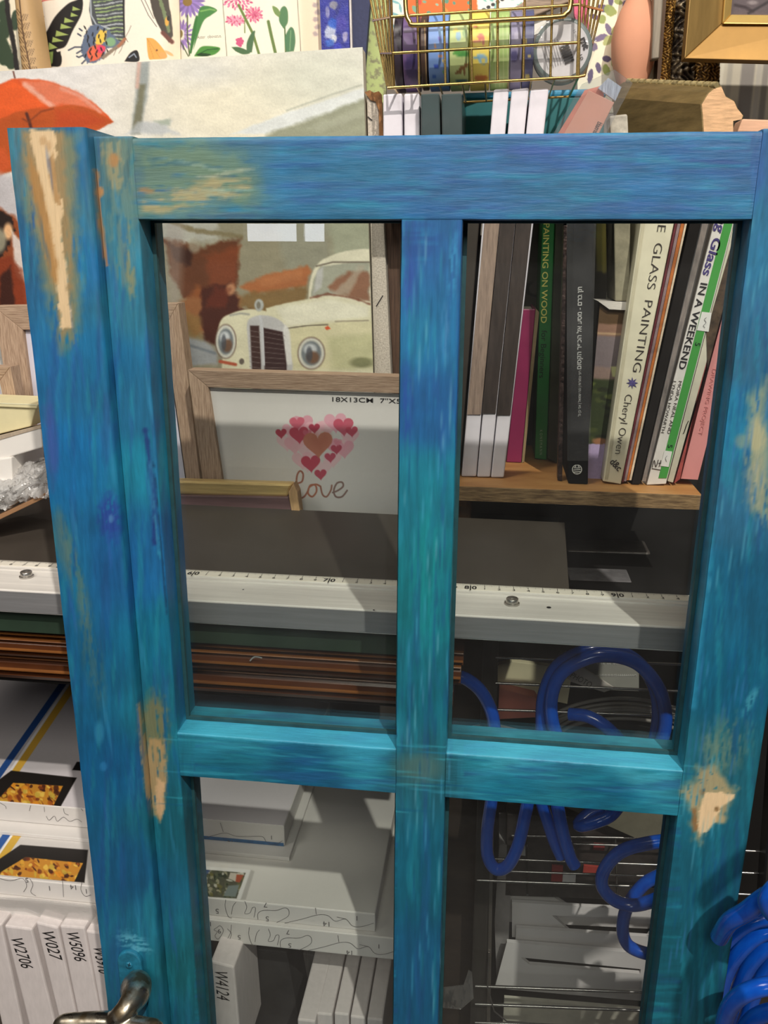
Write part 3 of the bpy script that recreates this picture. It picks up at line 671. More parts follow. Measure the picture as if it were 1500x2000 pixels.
    for cx, cy, rx, ry in ((441, 667, 19, 32), (608, 690, 25, 30)):
        p.ell(cx, cy, rx+2, ry+2, (126,104,90), 0, .12); p.ell(cx, cy, rx, ry, (226,226,214), 0, .12); p.ell(cx, cy, rx*.78, ry*.8, (128,136,140), 0, .2); p.ell(cx-2, cy-8, rx*.5, ry*.35, (214,220,224), 0, .5); p.ell(cx+3, cy+8, rx*.5, ry*.4, (120,86,64), 10, .5, .9); p.ell(cx-4, cy+2, rx*.25, ry*.5, (80,84,92), 0, .5, .8)
    p.line([(430,706),(460,712)], 6, (198,96,66), 3); p.ell(472, 706, 5, 6, (110,100,90), 0, .4)
    p.ell(706, 708, 22, 10, (126,128,90), 0, .6, .8)
    p.mott(26, 14, .06); p.c *= .94
    return p.c
cv = thing('canvas_painting', 'large stretched canvas painting with orange umbrella and cream vintage car', 'painting', W(340, 960, YC)+np.array((0, .012, 0)))
panel('painted_front', [(-60, 143), (708, 92), (737, 985), (-10, 985)], YC, .002, canvas_col, paint_m, cv, 1.9)
slab('stretcher', [(-59, 144), (708, 93), (736, 984), (-9, 984)], YC+.0022, .017, pm('cream canvas edge', (214, 208, 190), .9, var=.1, scale=300), cv, .0008)
rc = thing('raw_canvas', 'raw grey linen canvas edge with a staple, right of the car painting', 'canvas', W(752, 980, .288))
slab('linen_edge', [(716, 186), (738, 186), (776, 985), (738, 985)], .275, .03, linen, rc, .001)
for st_ in ([(735, 598), (748, 577)], [(718, 228), (727, 235)]): ribbons('staple', [st_], lambda a, b: W(a, b, .2743), .0008, pm('staple steel', (70, 66, 64), .4, 1), rc)
prism('kraft_tape', [W(*q, .2735) for q in [(712,180),(722,176),(730,181),(740,178),(745,184),(748,255),(750,300),(741,300),(740,215),(733,198),(724,196)]], (0, .003, 0), pm('torn kraft tape', (150, 104, 62), .8, var=.35, scale=200, bump=.6), rc)
# dark ribbed frame edge right of it
fb = thing('ribbed_moulding', 'dark brown ribbed frame standing beside the raw linen edge', 'frame', W(775, 985, .305))
slab('frame_side', [(746, 300), (800, 300), (812, 985), (780, 985)], .285, .02, pm('ribbed brown wood', (112, 84, 66), .7, var=.4, scale=140, stretch=(9, 9, .2), rgb2=(60, 42, 34), bump=.6), fb, .001)

# botanical sheets behind the painting
def curved(name, x0, x1, ytop, ybot, Y, bulge, paint, mat, parent, slant=(0, 0), step=1.3):
    TL = W(x0, ytop, Y); TR = W(x1, ytop, Y); BR = W(x1+slant[1], ybot, Y); BL = W(x0+slant[0], ybot, Y)
    m = int((x1-x0)/step)+2; n = int((ybot-ytop)/step)+2; G = bil((TL, TR, BR, BL), n, m)
    u = np.linspace(-1, 1, m); G[..., 1] += -bulge*np.sqrt(np.clip(1-u*u*.98, 0, 1))[None, :]+bulge
    x, y = PX(G.reshape(-1, 3)); return gmesh(name, G, paint(x, y).reshape(G.shape), mat, parent, thick=(0, .012, 0))
def butter(x, y):
    p = Paint(x, y, (247, 238, 222)); G_ = (26, 24, 24)
    p.poly([(330,-40),(360,-40),(360,160),(322,160)], (238,222,190), 24, .8)  # edge shading of the curved roll, painted into the sheet colour
    p.line([(52,10),(90,0),(120,-4)], 2.5, (222,92,84), 2)
    # black and green birdwing
    p.poly(spl([(160,-6),(150,0),(132,8),(108,32),(92,60),(78,85),(72,104),(82,128),(104,130),(118,128),(120,110),(110,98),(128,90),(142,60),(158,30),(162,8),(160,-6)]).tolist(), G_, 2)
    for a in ((150,17,13,4,8),(146,29,12,4,10),(136,40,16,5,8),(130,52,18,5,14),(122,66,20,5.5,14),(114,78,18,5,22),(104,91,14,7,30)):
        p.poly([(a[0]-a[2]*.6,a[1]-a[3]*1.2),(a[0]+a[2]*.6,a[1]+2),(a[0]-a[2]*.7,a[1]+a[3])], (166, 184, 104), 1.5)
    p.poly([(84,102),(104,100),(106,118),(96,130),(84,130)], (150,176,92), 3, .9, 2); p.line([(72,104),(80,128),(84,132)], 4, (120,130,110), 2, .7)
    p.poly([(104,104),(118,100),(120,120),(112,130),(102,128)], G_, 2)
    p.line([(68,86),(80,112)], 4, (40,38,36), 2); p.ell(72, 74, 3, 5, (150,60,60)); p.line([(74,60),(86,32)], 1.2, (120,110,100), 1)
    p.ell(66, 34, 9, 12, (110,96,88), -20, .3, .9); p.ell(67, 38, 6, 6, (176,50,66), 0, .4); p.line([(68,44),(67,54)], 1.5, (176,60,66), 1)
    # striped butterfly
    p.poly([(178,-30),(244,-30),(243,60),(240,84),(214,72),(196,56),(180,48),(174,20)], (74, 78, 82), 2)
    for k in range(14):
        yy = -8+k*6.5
        p.line([(182+k*1.5, yy+6), (205, yy+3+k*.5), (226, yy-2+k*.6), (241, yy-5+k)], 2.6, [(176,196,138),(150,176,112),(186,192,196)][k % 3], 1.3, .9, 1.4, 4)
    p.line([(176,-20),(178,30),(188,48),(214,56)], 3, (196,204,214), 1.5, .8); p.line([(240,-30),(243,82)], 3, G_, 1.5)
    p.poly([(176,50),(196,48),(212,60),(226,74),(236,84),(226,92),(206,96),(206,108),(188,122),(170,124),(160,104),(158,90),(164,72)], (98, 112, 138), 2, 1, 3, 5)
    p.poly([(196,58),(210,60),(206,80),(196,90),(186,84),(188,70)], (240,200,84), 2, 1, 3, 5); p.poly([(178,90),(196,86),(206,92),(202,106),(190,118),(176,120),(168,104)], (240,108,72), 3, .95, 3, 5); p.ell(197, 96, 8, 8, (232,70,106), 0, .5); p.ell(216, 82, 10, 9, (136,176,132), 0, .4)
    for k in range(26): p.ell(166+(k*17) % 46, 54+(k*29) % 62, 1.6, 4.5, G_, (k*31) % 60-30, .5, .85)
    for e in ([(160,92),(146,92),(134,98)], [(160,98),(150,104)], [(162,108),(154,112),(150,110)], [(166,118),(160,124)], [(158,70),(152,66)], [(160,60),(155,56)]): p.line(e, 3, (70,78,96), 1.5)
    p.line([(202,112),(222,96),(240,84)], 7, (146,130,112), 2, 1, 1, 3); p.line([(232,90),(244,76)], 6, (176,116,86), 2)
    for e in ([(244,74),(252,60),(256,50)], [(240,88),(236,98),(232,104)], [(228,94),(222,108)], [(246,76),(250,82)]): p.line(e, 1.2, (110,96,84), 1, .8)
    # right edge moth, small wing, orange leaf wing
    p.poly([(288,-20),(326,-20),(334,30),(338,70),(330,84),(316,62),(300,30)], (70, 62, 52), 2, 1, 1); p.line([(312,-4),(322,30),(330,60)], 7, (122,140,96), 2, .9, 2, 4); p.ell(326, 42, 4, 9, (226,170,70), 0, .4); p.ell(329, 36, 3, 5, G_); p.line([(276,0),(290,30),(306,52)], 1.3, (100,90,84), 1); p.line([(282,-2),(300,36)], 1.2, (100,90,84), 1); p.line([(318,64),(336,82)], 8, (110,60,48), 3)
    p.poly(spl([(286,74),(300,76),(316,92),(326,112),(300,116),(290,112),(286,74)]).tolist(), (240, 172, 84), 1.5); p.ell(306, 98, 2, 2, (120,70,40))
    for e in ([(288,76),(300,114)], [(288,76),(312,112)]): p.line(e, .8, (196,130,60), .8, .7)
    p.poly(spl([(243,120),(254,104),(266,98),(271,106),(270,120),(243,120)]).tolist(), G_, 1.5); p.line([(252,112),(262,105),(266,112)], 2.4, (150,160,176), 1)
    for a in ((330,104,10,3,(236,176,110)), (318,108,8,6,(240,170,100))): p.ell(*a[:4], a[4], 30, .4, .8)
    return p.c
def flowers(x, y):
    p = Paint(x, y, (250, 243, 222)); p.poly([(582,-40),(640,-40),(640,130),(588,130)], (240,216,186), 14, .9); p.poly([(560,-40),(586,-40),(592,130),(566,130)], (248,232,206), 20, .6)
    def daisy(cx, cy, R, n, c1, sq=1.0):
        for k in range(n):
            a = 2*math.pi*k/n; p.ell(cx+math.cos(a)*R*.6, cy+math.sin(a)*R*.6*sq, R*.42, R*.10, c1 if k % 2 else tuple(v*.86 for v in c1), math.degrees(math.atan2(math.sin(a)*sq, math.cos(a))), .3)
    daisy(368, 2, 32, 22, (164,136,206)); p.ell(366, 4, 9, 8, (150,120,66)); daisy(355, 68, 24, 18, (172,140,208), 1.4); p.ell(352, 66, 5, 8, (150,130,80))
    p.line([(366,30),(366,70),(370,108)], 2.6, (92,104,66), 1); p.line([(352,80),(368,110)], 2, (92,104,66), 1)
    p.poly(spl([(370,106),(374,70),(380,40),(384,30),(388,40),(382,70),(374,104)]).tolist(), (66,122,64), 1.5); p.poly(spl([(386,32),(392,14),(408,12),(424,20),(412,30),(396,44),(378,96)]).tolist(), (76,136,72), 1.5); p.line([(392,22),(410,18),(420,20)], 3, (130,180,100), 1.5)
    p.poly(spl([(380,108),(392,92),(410,90),(430,94),(420,106),(398,110),(380,110)]).tolist(), (84,150,66), 1.5); p.line([(386,107),(405,97),(426,95)], 2, (44,96,44), 1); p.ell(398, 107, 14, 3, (40,70,36))
    p.line([(432,-40),(437,30),(443,110)], 1.1, (110,100,86), 1); p.line([(578,-40),(583,30),(588,110)], 1.1, (110,100,86), 1)
    for k in range(46): 
        a = k*2.4; r = 3.4*math.sqrt(k)
        p.ell(464+math.cos(a)*r*1.25, 0+math.sin(a)*r*.8, 3.6, 2, (238,130,166) if k % 3 else (206,84,126), math.degrees(a), .4); 
        if k < 34: p.ell(496+math.cos(a)*r*.9, 28+math.sin(a)*r*.75, 3.4, 2, (240,136,166) if k % 3 else (212,84,120), math.degrees(a), .4); p.ell(460+math.cos(a)*r*.95, 40+math.sin(a)*r*.5, 3.2, 2, (244,156,182) if k % 3 else (214,96,130), math.degrees(a), .4)
    p.ell(498, 28, 7, 7, (196,70,110), 0, .8, .6)
    p.line([(466,10),(478,34),(494,66),(506,106)], 5, (110,132,66), 1.3); p.line([(478,38),(478,64)], 2, (120,140,80), 1)
    p.poly(spl([(482,104),(482,84),(490,66),(498,60),(496,76),(492,102)]).tolist(), (78,112,76), 1.5); p.poly(spl([(452,92),(466,92),(482,98),(488,104),(474,106),(460,100)]).tolist(), (76,110,70), 1.5)
    for k in range(14): p.ell(468+math.cos(k*2.4)*1.7*math.sqrt(k), 82+math.sin(k*2.4)*2.3*math.sqrt(k), 2.6, 3, (214,90,132), k*40, .4)
    p.line([(524,42),(530,70),(538,104)], 6, (104,128,66), 1.5); p.line([(556,50),(558,104)], 3, (84,112,62), 1.2)
    p.poly(spl([(554,56),(545,40),(548,18),(556,12),(562,22),(562,44),(554,56)]).tolist(), (84,128,84), 1.5); p.poly(spl([(545,34),(536,26),(532,12),(542,16),(548,26)]).tolist(), (120,148,84), 1.5); p.poly(spl([(560,102),(556,76),(566,54),(574,58),(577,80),(574,100)]).tolist(), (78,124,84), 1.5); p.line([(568,60),(566,98)], 1.6, (130,168,120), 1)
    for k in range(5): p.ell(616+(k % 2)*4, 10+k*14, 5, 5, (120,104,126), 0, .8, .5, .5, 4)
    return p.c
YB = .40
s1 = thing('butterfly_print', 'cream wrapping sheet printed with black, green and striped butterflies', 'print', W(200, 260, YB))
curved('sheet', 44, 342, -60, 260, YB, .012, butter, print_m, s1, (26, 8))
s2 = thing('flower_print', 'cream sheet printed with purple asters and pink flowers', 'print', W(480, 240, YB))
curved('sheet', 343, 630, -60, 240, YB-.004, .010, flowers, print_m, s2, (8, 16))
ink = pm('black print', (38, 34, 36), .7, var=.05, bump=0)
text('caption', 'Aster  obovatus.', (385, 76), (433, 73), 5.5, YB-.014, pm('faded print', (120, 110, 96), .8, bump=0), s2)
def leafs(x, y):
    p = Paint(x, y, (240, 230, 204))
    for a in ((8,55,14,26,10), (6,100,16,30,-16), (30,40,8,20,0), (4,20,12,20,20), (22,120,12,16,0)): p.ell(a[0], a[1], a[2], a[3], (52,70,48), a[4], .2, 1, .2)
    p.line([(10,-40),(16,30),(26,80),(34,140)], 9, (30,24,22), 3, 1, 2); return p.c
s3 = thing('leaf_print', 'cream sheet with dark green leaves at the far left edge', 'print', W(10, 260, .425))
curved('sheet', -60, 58, -60, 260, .43, .005, leafs, print_m, s3, (10, 30))
def tan(x, y):
    p = Paint(x, y, (206, 170, 122)); p.line([(34,-40),(44,60),(60,140)], 2.5, (84,60,44), 1.5)
    for k in range(7):
        for j in range(3): p.line([(24+j*5+k*3, 18+k*18), (32+j*5+k*3, 30+k*18)], 1.4, (110,84,58), 1.2)
        for j in range(3): p.line([(46+j*4+k*3, 28+k*17), (40+j*5+k*3, 40+k*17)], 1.4, (110,84,58), 1.2)
    return p.c
s4 = thing('kraft_print_roll', 'narrow tan paper roll with thin pen marks between leaf and butterfly sheets', 'print', W(60, 260, .385))
curved('roll', 14, 50, -60, 260, .375, .012, tan, print_m, s4, (32, 48))
def bluep(x, y):
    p = Paint(x, y, (46, 54, 156)); p.mott(14, 14, .45, (30, 36, 96), .5)
    for a in ((651,10,8,8,(150,150,160)), (645,63,10,14,(206,214,236)), (652,76,5,8,(226,226,230)), (674,72,5,10,(176,170,206)), (650,45,8,10,(40,96,206)), (668,45,10,16,(70,64,170)), (640,24,4,12,(150,150,196)), (644,84,9,7,(60,110,206)), (660,92,8,8,(50,60,190))): p.ell(*a[:4], a[4], 0, .5, .9, .4, 6)
    return p.c
s5 = thing('blue_abstract_canvas', 'narrow canvas with thick deep blue and white paint behind the car painting', 'painting', W(655, 240, .395))
panel('painted_front', [(622, -60), (679, -60), (687, 240), (634, 240)], .39, .012, bluep, am('thick oil paint', .35, (1, 1, 1), 200, .2, 1.0), s5, 1.5)
s6 = slab('canvas_board', [(680, -60), (684, -60), (692, 240), (688, 240)], .388, .02, pm('white board edge', (222, 216, 214), .8)); tag(s6, 'thin white board edge between blue canvas and navy book', 'board')
s7 = slab('navy_notebook', [(685, -60), (728, -60), (704, 240), (690, 240)], .392, .02, pm('navy book cloth', (52, 58, 92), .7, var=.12, scale=300), None, .0006); tag(s7, 'navy blue notebook standing left of the gold wire basket', 'notebook')
s8 = panel('leafy_card', [(716, -60), (760, -60), (752, 240), (690, 240)], .40, .006, lambda x, y: Paint(x, y, (176, 190, 122)).mott(8, 8, .5, (86, 70, 72), .52).c, print_m, None, 2); tag(s8, 'green and plum leafy card behind the navy notebook', 'card')

# ------------------------------------------------------------------ wood-look photo frames
wood_gr = pm('grey brown wood veneer', (206, 178, 152), .75, var=.3, scale=70, stretch=(1, 16, 16), rgb2=(142, 114, 92), bump=.5)
wood_gz = pm('grey brown wood veneer upright', (206, 178, 152), .75, var=.3, scale=70, stretch=(16, 16, 1), rgb2=(142, 114, 92), bump=.5)
def photo_frame(name, label, outer, inner, Y, depth, insert_fn=None, insert_mat=None, step=1.5, mats=None, back=None):
    o = [W(p[0], p[1], Y) for p in outer]; i = [W(p[0], p[1], Y) for p in inner]
    t = thing(name, label, 'photo frame', (o[2]+o[3])/2+np.array((0, depth/2, 0)))
    nm = ['top_rail', 'side_rail', 'bottom_rail', 'side_rail']
    for k in range(4):
        j = (k+1) % 4
        prism(nm[k], [o[k], o[j], i[j]+np.array((0, .002, 0)), i[k]+np.array((0, .002, 0))], (0, depth, 0), (wood_gr if k % 2 == 0 else wood_gz), t, .0005)
    if insert_fn is not None:
        panel('insert', inner, Y+.006, .001, insert_fn, insert_mat or print_m, t, step)
    return t
def lilac(x, y): return Paint(x, y, (214, 212, 226)).mott(60, 60, .04).c
def love(x, y):
    p = Paint(x, y, (222, 219, 214))
    H = [(568,840,17,(236,170,186),.8),(560,862,20,(240,190,200),.7),(590,828,22,(226,150,168),.8),(615,838,20,(240,186,196),.7),(640,834,18,(238,180,192),.7),(655,824,22,(230,158,176),.8),(684,852,18,(238,180,192),.7),(665,870,18,(240,186,196),.7),
         (575,868,20,(236,176,188),.8),(606,880,24,(240,190,200),.7),(590,898,20,(238,182,194),.7),(650,896,18,(240,190,198),.7),(630,912,20,(242,196,204),.7),(672,876,20,(232,160,176),.8),(648,868,16,(228,150,168),.7),(600,905,18,(240,190,200),.6),
         (580,826,15,(206,90,112),.85),(614,836,11,(186,56,82),.95),(584,848,19,(196,60,84),.9),(549,846,11,(186,58,80),.95),(671,832,20,(196,70,94),.85),(687,842,12,(190,60,84),.9),(657,877,11,(186,62,86),.9),(645,893,11,(192,70,94),.9),(607,904,19,(194,60,84),.9),(626,926,12,(190,64,86),.9),(600,846,9,(214,110,130),.8),(660,864,8,(226,130,150),.6)]
    for cx, cy, s, c, a in H: p.poly(heart(cx, cy, s, -4), c, 1.4, a)
    p.poly(heart(621, 866, 29, -3), (196,120,96), 1.5, .95); p.poly(heart(625, 860, 20, -3), (176,100,78), 16, .5)
    c1 = (166,104,84)
    p.line(spl([(581,944),(590,940),(592,926),(586,920),(580,930),(579,956),(584,972),(594,970),(602,958)]), 3.4, c1, 1.2)
    p.line(spl([(602,958),(606,948),(616,948),(618,960),(610,970),(602,964),(604,952),(616,946),(626,950)]), 3.4, (180,112,84), 1.2)
    p.line(spl([(626,950),(630,966),(638,970),(646,958),(648,948)]), 3.2, (160,110,92), 1.2)
    p.line(spl([(650,962),(660,958),(670,950),(668,942),(658,944),(652,958),(656,970),(668,970),(678,958)]), 3.4, (140,112,104), 1.2)
    return p.c
f2 = photo_frame('framed_photo', 'empty grey wood photo frame standing behind the left post', [(-14, 597), (348, 592), (396, 975), (52, 985)], [(42, 645), (320, 640), (363, 945), (82, 955)], .236, .016, lilac)
f1 = photo_frame('framed_print', 'wood photo frame holding a love hearts print', [(366, 722), (872, 738), (884, 1075), (412, 1055)], [(405, 757), (838, 771), (850, 1045), (447, 1030)], .212, .016, love, None, 1.0)
f1i = [c for c in f1.children if c.name.startswith('insert')][0]
text('size_print', '18X13CM  7"X5"', (649, 784), (790, 788), 8.5, .218, ink, f1i, bold=.004)
f3 = photo_frame('framed_photo', 'small tan wood photo frame corner behind the cream box lid', [(-110, 716), (20, 716), (46, 860), (-80, 860)], [(-90, 745), (-4, 745), (16, 840), (-66, 840)], .19, .014, lilac)

# ------------------------------------------------------------------ book shelf behind the right pane
YS = .20
zs_top = W(1100, 957, YS)[2]
def on_shelf(px, py): return Yon(px, py, zs_top)
xl = W(880, 950, YS)[0]; xr = W(1372, 964, YS)[0]
sh = thing('shelf_board', 'raw pine shelf board with a rough sawn front edge under the books', 'shelf', ((xl+xr)/2, YS+.08, zs_top-.0125))
boxw('board', xl, xr, YS+.001, YS+.17, zs_top-.0120, zs_top, pm('pine plywood', (212, 160, 98), .55, var=.2, scale=14, stretch=(1, 4, 1), rgb2=(178, 122, 66), bump=.1), sh, .0006)
boxw('sawn_edge', xl, xr, YS-.0008, YS+.001, zs_top-.0119, zs_top-.0003, pm('rough sawn edge', (178, 146, 104), .95, var=.3, scale=150, stretch=(.4, 1, 3), rgb2=(84, 60, 38), bump=1.0), sh, .0003)
def q2(bl, br, slope_l, slope_r, ytop):
    """spine outline from its foot and the lean of its two edges"""
    return [(bl[0]+slope_l*(bl[1]-ytop), ytop), (br[0]+slope_r*(br[1]-ytop), ytop), br, bl]
def book(name, label, quad, depth, cover, pages=(226, 218, 200), group=None, Y=None, bev=.0008, cat='book', rough=.4):
    Y = Y if Y is not None else max(on_shelf((quad[2][0]+quad[3][0])/2, max(quad[2][1], quad[3][1])), .2015)
    P = [W(*q, Y) for q in quad]; d = np.array((0, 1.0, 0)); zf = zs_top+.0004
    dz = zf-min(P[2][2], P[3][2]); P = [v+np.array((0, 0, dz)) for v in P]
    t = thing(name, label, cat, (P[2]+P[3])/2+d*depth/2, group)
    cm = pm('cover %d %d %d' % tuple(cover), cover, rough, var=.06, scale=60, bump=.05, spec=.15 if sum(cover) < 130 else None) if not isinstance(cover, bpy.types.Material) else cover
    TL, TR, BR, BL = P; ex = (TR-TL)/np.linalg.norm(TR-TL); wdt = np.linalg.norm(TR-TL); k = min(.0012, wdt*.22)
    U = np.linalg.norm(BR-BL)
    ex2 = (BR-BL)/U
    prism('cover', [TL, TR, BR, BL], d*.0016, cm, t, min(bev, k*.7))
    prism('back_cover', [TL+d*.0016, TL+ex*k+d*.0016, BL+ex2*k+d*.0016, BL+d*.0016], d*(depth-.0016), cm, t)
    prism('back_cover', [TR-ex*k+d*.0016, TR+d*.0016, BR+d*.0016, BR-ex2*k+d*.0016], d*(depth-.0016), cm, t)
    up = (TL-BL)/np.linalg.norm(TL-BL)*.002
    prism('pages', [TL+ex*k-up+d*.0017, TR-ex*k-up+d*.0017, BR-ex2*k+up+d*.0017, BL+ex2*k+up+d*.0017], d*(depth-.004), pm('page edges', pages, .9, var=.1, scale=200, stretch=(8, 1, 1)), t)
    return t, Y
def sleeve(quad, Y, depth, mat, parent, name='plastic_sleeve'):
    return slab(name, quad, Y, depth, mat, parent, 0)
wht = pm('white canvas wrap', (226, 222, 230), .7, var=.03, scale=90, bump=.15)
filmm = clear('cling film', (.97, .97, .97), .06, 1.6, 1.45, bump=.7, milky=.04)
blk = pm('dark canvas wrap', (62, 52, 48), .5, var=.25, scale=40, stretch=(6, 6, 1), bump=.2)
gry = pm('grey wood grain wrap', (168, 146, 130), .6, var=.25, scale=60, stretch=(8, 8, .8), rgb2=(120, 102, 92), bump=.3)
def mini(label, quad, sleevequad, m, group=None, Y=.229):
    P = [W(*q, Y) for q in quad]; t = thing('stretched_canvas', label, 'canvas', (P[2]+P[3])/2+np.array((0, .05, 0)), group)
    dz = zs_top+.0004-min(P[2][2], P[3][2]); P = [v+np.array((0, 0, dz)) for v in P]
    prism('canvas', P, (0, .10, 0), wht, t, .0012)
    if sleevequad is not None:
        Q = [W(*q, Y-.0012) for q in sleevequad]
        prism('paper_band', Q, (0, .0011, 0), m, t, .0003)
    return t
mini('white blank canvas with grey wood grain band, leftmost of three', [(964,180),(994,178),(930,935),(901,935)], [(956,330),(986,330),(939.5,810),(912,810)], gry)
mini('white blank canvas with dark band, middle of three', [(999,180),(1033,176),(957,936),(931.5,936)], [(987,330),(1017,330),(968,808),(941,808)], blk)
mini('white blank canvas with dark band, beside the magenta book', [(1036,180),(1072,178),(984,937),(958.5,937)], [(1018.5,330),(1050,330),(997,811),(970,811)], blk)
bx = pm('dark card', (54, 48, 44), .6, var=.25, scale=30, bump=.1)
db, _ = book('book', 'dark book at the left end of the shelf', [(912,330),(944,330),(897,930),(884,930)], .1, (58, 52, 46), Y=.231, cat='book')
mg, Y0 = book('book', 'short magenta hardback book', [(1021,604),(1046,604),(1018,904),(989,903)], .13, (140, 38, 84), (176, 156, 120))
slab('cover_edge', [(1046.5,603),(1053,610),(1024,902),(1019,904)], Y0+.001, .12, pm('buff board', (150, 132, 96), .8), mg, 0)
gb, Y1 = book('book', 'green PAINTING ON WOOD book', [(1063,310),(1088,310),(1067.5,899),(1044.5,896)], .14, (44, 132, 64))
yel = pm('pale yellow print', (244, 244, 130), .6, bump=0, var=.03)
text('title_lettering', 'PAINTING ON WOOD', (1062, 436), (1056.5, 631), 11, Y1, yel, gb, bold=.012)
text('subtitle_lettering', 'for Beginners', (1058, 645), (1053, 738), 10.5, Y1, pm('dark green print', (16, 52, 34), .6, bump=0), gb)
text('publisher_lettering', 'K O N E M A N N', (1054.5, 840), (1054, 888), 5, Y1, pm('pale green print', (190, 226, 190), .6, bump=0), gb)
YREF = .2225
pk = thing('plastic_packet', 'dark glittering plastic packet between green and black books', 'packet', W(1090, 938, .206))
slab('filling', [(1090,320),(1104,320),(1089,905),(1070,895)], .289, .10, pm('dark olive card', (58, 60, 40), .5, var=.4, scale=25, bump=.1), pk, 0)
slab('glitter_edge', [(1101,440),(1108,440),(1098,940),(1089,938)], .2265, .012, pm('crinkled dark foil', (74, 58, 54), .28, .6, var=.6, scale=260, bump=1.0), pk, .0004)
hb, Y2 = book('book', 'black book with white Hebrew title lettering', [(1124,300),(1163,300),(1148,947),(1110,945)], .13, (18, 18, 20), bev=.0016, Y=.219, rough=.85)
wtx = pm('white print', (226, 226, 222), .6, bump=0, var=.02)
text('title_lettering', 'םוסקה רפכה לא עסמ - םרב ןת', (1135, 721), (1136.5, 560), 8.5, Y2, wtx, hb, bold=.02)
text('author_lettering', 'לג ןב יבא | לאומש הגנ | תורומצ ינור', (1134, 813), (1135, 724), 5, Y2, wtx, hb)
ring = [(1127+9*math.cos(a), 917+9*math.sin(a)) for a in np.linspace(0, 2*math.pi, 25)]
emblem = [ring, [(1120,922),(1134,921)], [(1120,918),(1134,917)], [(1122,914),(1127,908),(1132,914)], [(1121,914),(1133,914)], [(1123,925),(1130,925)]]
ribbons('emblem', emblem, lambda a, b: W(a, b, Y2-.0006), .0007, wtx, hb)
sleeve([(1106,300),(1168,300),(1152,900),(1108,900)], Y2-.0022, .0006, clear('clear book film', (.96, .96, .96), .03, 1.4, 1.45, bump=.35, milky=.03), hb)

def roadpic(x, y):
    p = Paint(x, y, (70, 74, 52))
    p.poly([(1170,585),(1250,585),(1240,640),(1160,640)], (92,70,46), 5, 1, 4); p.poly([(1170,632),(1240,634),(1236,662),(1160,660)], (148,114,96), 4, 1, 2); p.poly([(1160,655),(1240,657),(1235,740),(1150,735)], (128,116,118), 4, 1, 3)
    p.line([(1150,650),(1240,654)], 4, (196,166,130), 3, .9); p.poly([(1150,715),(1236,720),(1225,745),(1150,740)], (150,126,116), 6, .9, 4); p.poly([(1193,716),(1206,716),(1204,736),(1196,736)], (206,206,150), 2)
    p.poly([(1150,742),(1230,742),(1200,880),(1140,880)], (58,68,40), 5, 1, 5); 
    for k in range(16): p.ell(1150+(k*23) % 75, 750+(k*31) % 110, 12, 5, [(124,136,66),(84,92,50),(40,44,30)][k % 3], 0, .6, .8, .4, 8)
    p.ell(1172, 862, 16, 7, (176,120,86), 0, .5, .9, .3); p.poly([(1130,868),(1230,866),(1225,950),(1130,950)], (190,170,210), 2, 1, 3, 6); return p.c
rp = thing('small_canvas', 'small landscape canvas with grey road and lilac bottom edge', 'painting', W(1190, 935, .235))
panel('painted_front', [(1172, 590), (1250, 590), (1215, 937), (1142, 937)], .240, .012, roadpic, paint_m, rp, 1.5)
sw = slab('stone_grey_block', [(1198,330),(1233,330),(1229,588),(1201,588)], .238, .05, pm('chalky grey edge', (148, 142, 120), .9, var=.2, scale=90, bump=.5), None, .001); tag(sw, 'chalky grey canvas edge hanging above the small road painting', 'canvas')
wp = slab('paper_stack', [(1168,588),(1190,604),(1226,606),(1228,590)], .236, .04, pm('white paper', (214, 208, 200), .8, var=.1, scale=200, stretch=(1, 1, 9)), None, 0); tag(wp, 'small wedge of white paper under the chalky grey edge', 'paper')
def leafbag(x, y):
    p = Paint(x, y, (66, 62, 52)); 
    for k in range(26): p.ell(1010+(k*67) % 230, 330+(k*59) % 420, 26, 15, [(24,26,20),(40,56,34),(34,32,40),(84,78,70)][k % 4], (k*47) % 180, .1, .95, .15, 14)
    p.poly([(1163,300),(1199,300),(1199,530),(1165,530)], (122,116,56), 4, .95); p.line([(1180,300),(1180,530)], 8, (170,160,80), 4, .8); p.line([(1192,300),(1192,520)], 5, (80,76,40), 3, .8)
    return p.c
lb = panel('leafy_gift_bag', [(996,320),(1262,320),(1250,940),(990,940)], .362, .02, leafbag, print_m, None, 2.5); tag(lb, 'dark leaf patterned bag standing behind the books', 'bag')

gp, Y3 = book('book', 'cream SIMPLE GLASS PAINTING book by Cheryl Owen', [(1268,320),(1340,320),(1213,944),(1178,938)], .14, (228, 222, 196), Y=YREF, bev=.002)
sb_ = pm('dark brown print', (58, 50, 46), .6, bump=0)
text('title_lettering', 'SIMPLE  GLASS  PAINTING', (1300, 352), (1235.5, 726), 16, Y3, sb_, gp, bold=-.008)
text('author_lettering', 'Cheryl Owen', (1221.5, 770), (1201, 886), 14, Y3, sb_, gp, bold=-.008)
text('publisher_lettering', 'd&c', (1190, 903), (1207, 921), 13, Y3, sb_, gp, bold=.02)
cs = (1235, 748); st = []
for k in range(16):
    a = k*math.pi/8; r = 11.5 if k % 2 == 0 else 5; st.append((cs[0]+r*math.sin(a), cs[1]-r*math.cos(a)))
prism('star_emblem', [W(*q, Y3-.0006) for q in st], (0, .0003, 0), pm('violet print', (88, 78, 140), .6, bump=0, var=.3, scale=400), gp)
prism('cover_fold', [W(*q, Y3-.0004) for q in [(1270,325),(1276,325),(1187,936),(1181,936)]], (0, .0003, 0), pm('cream shade', (206, 198, 170), .6), gp)
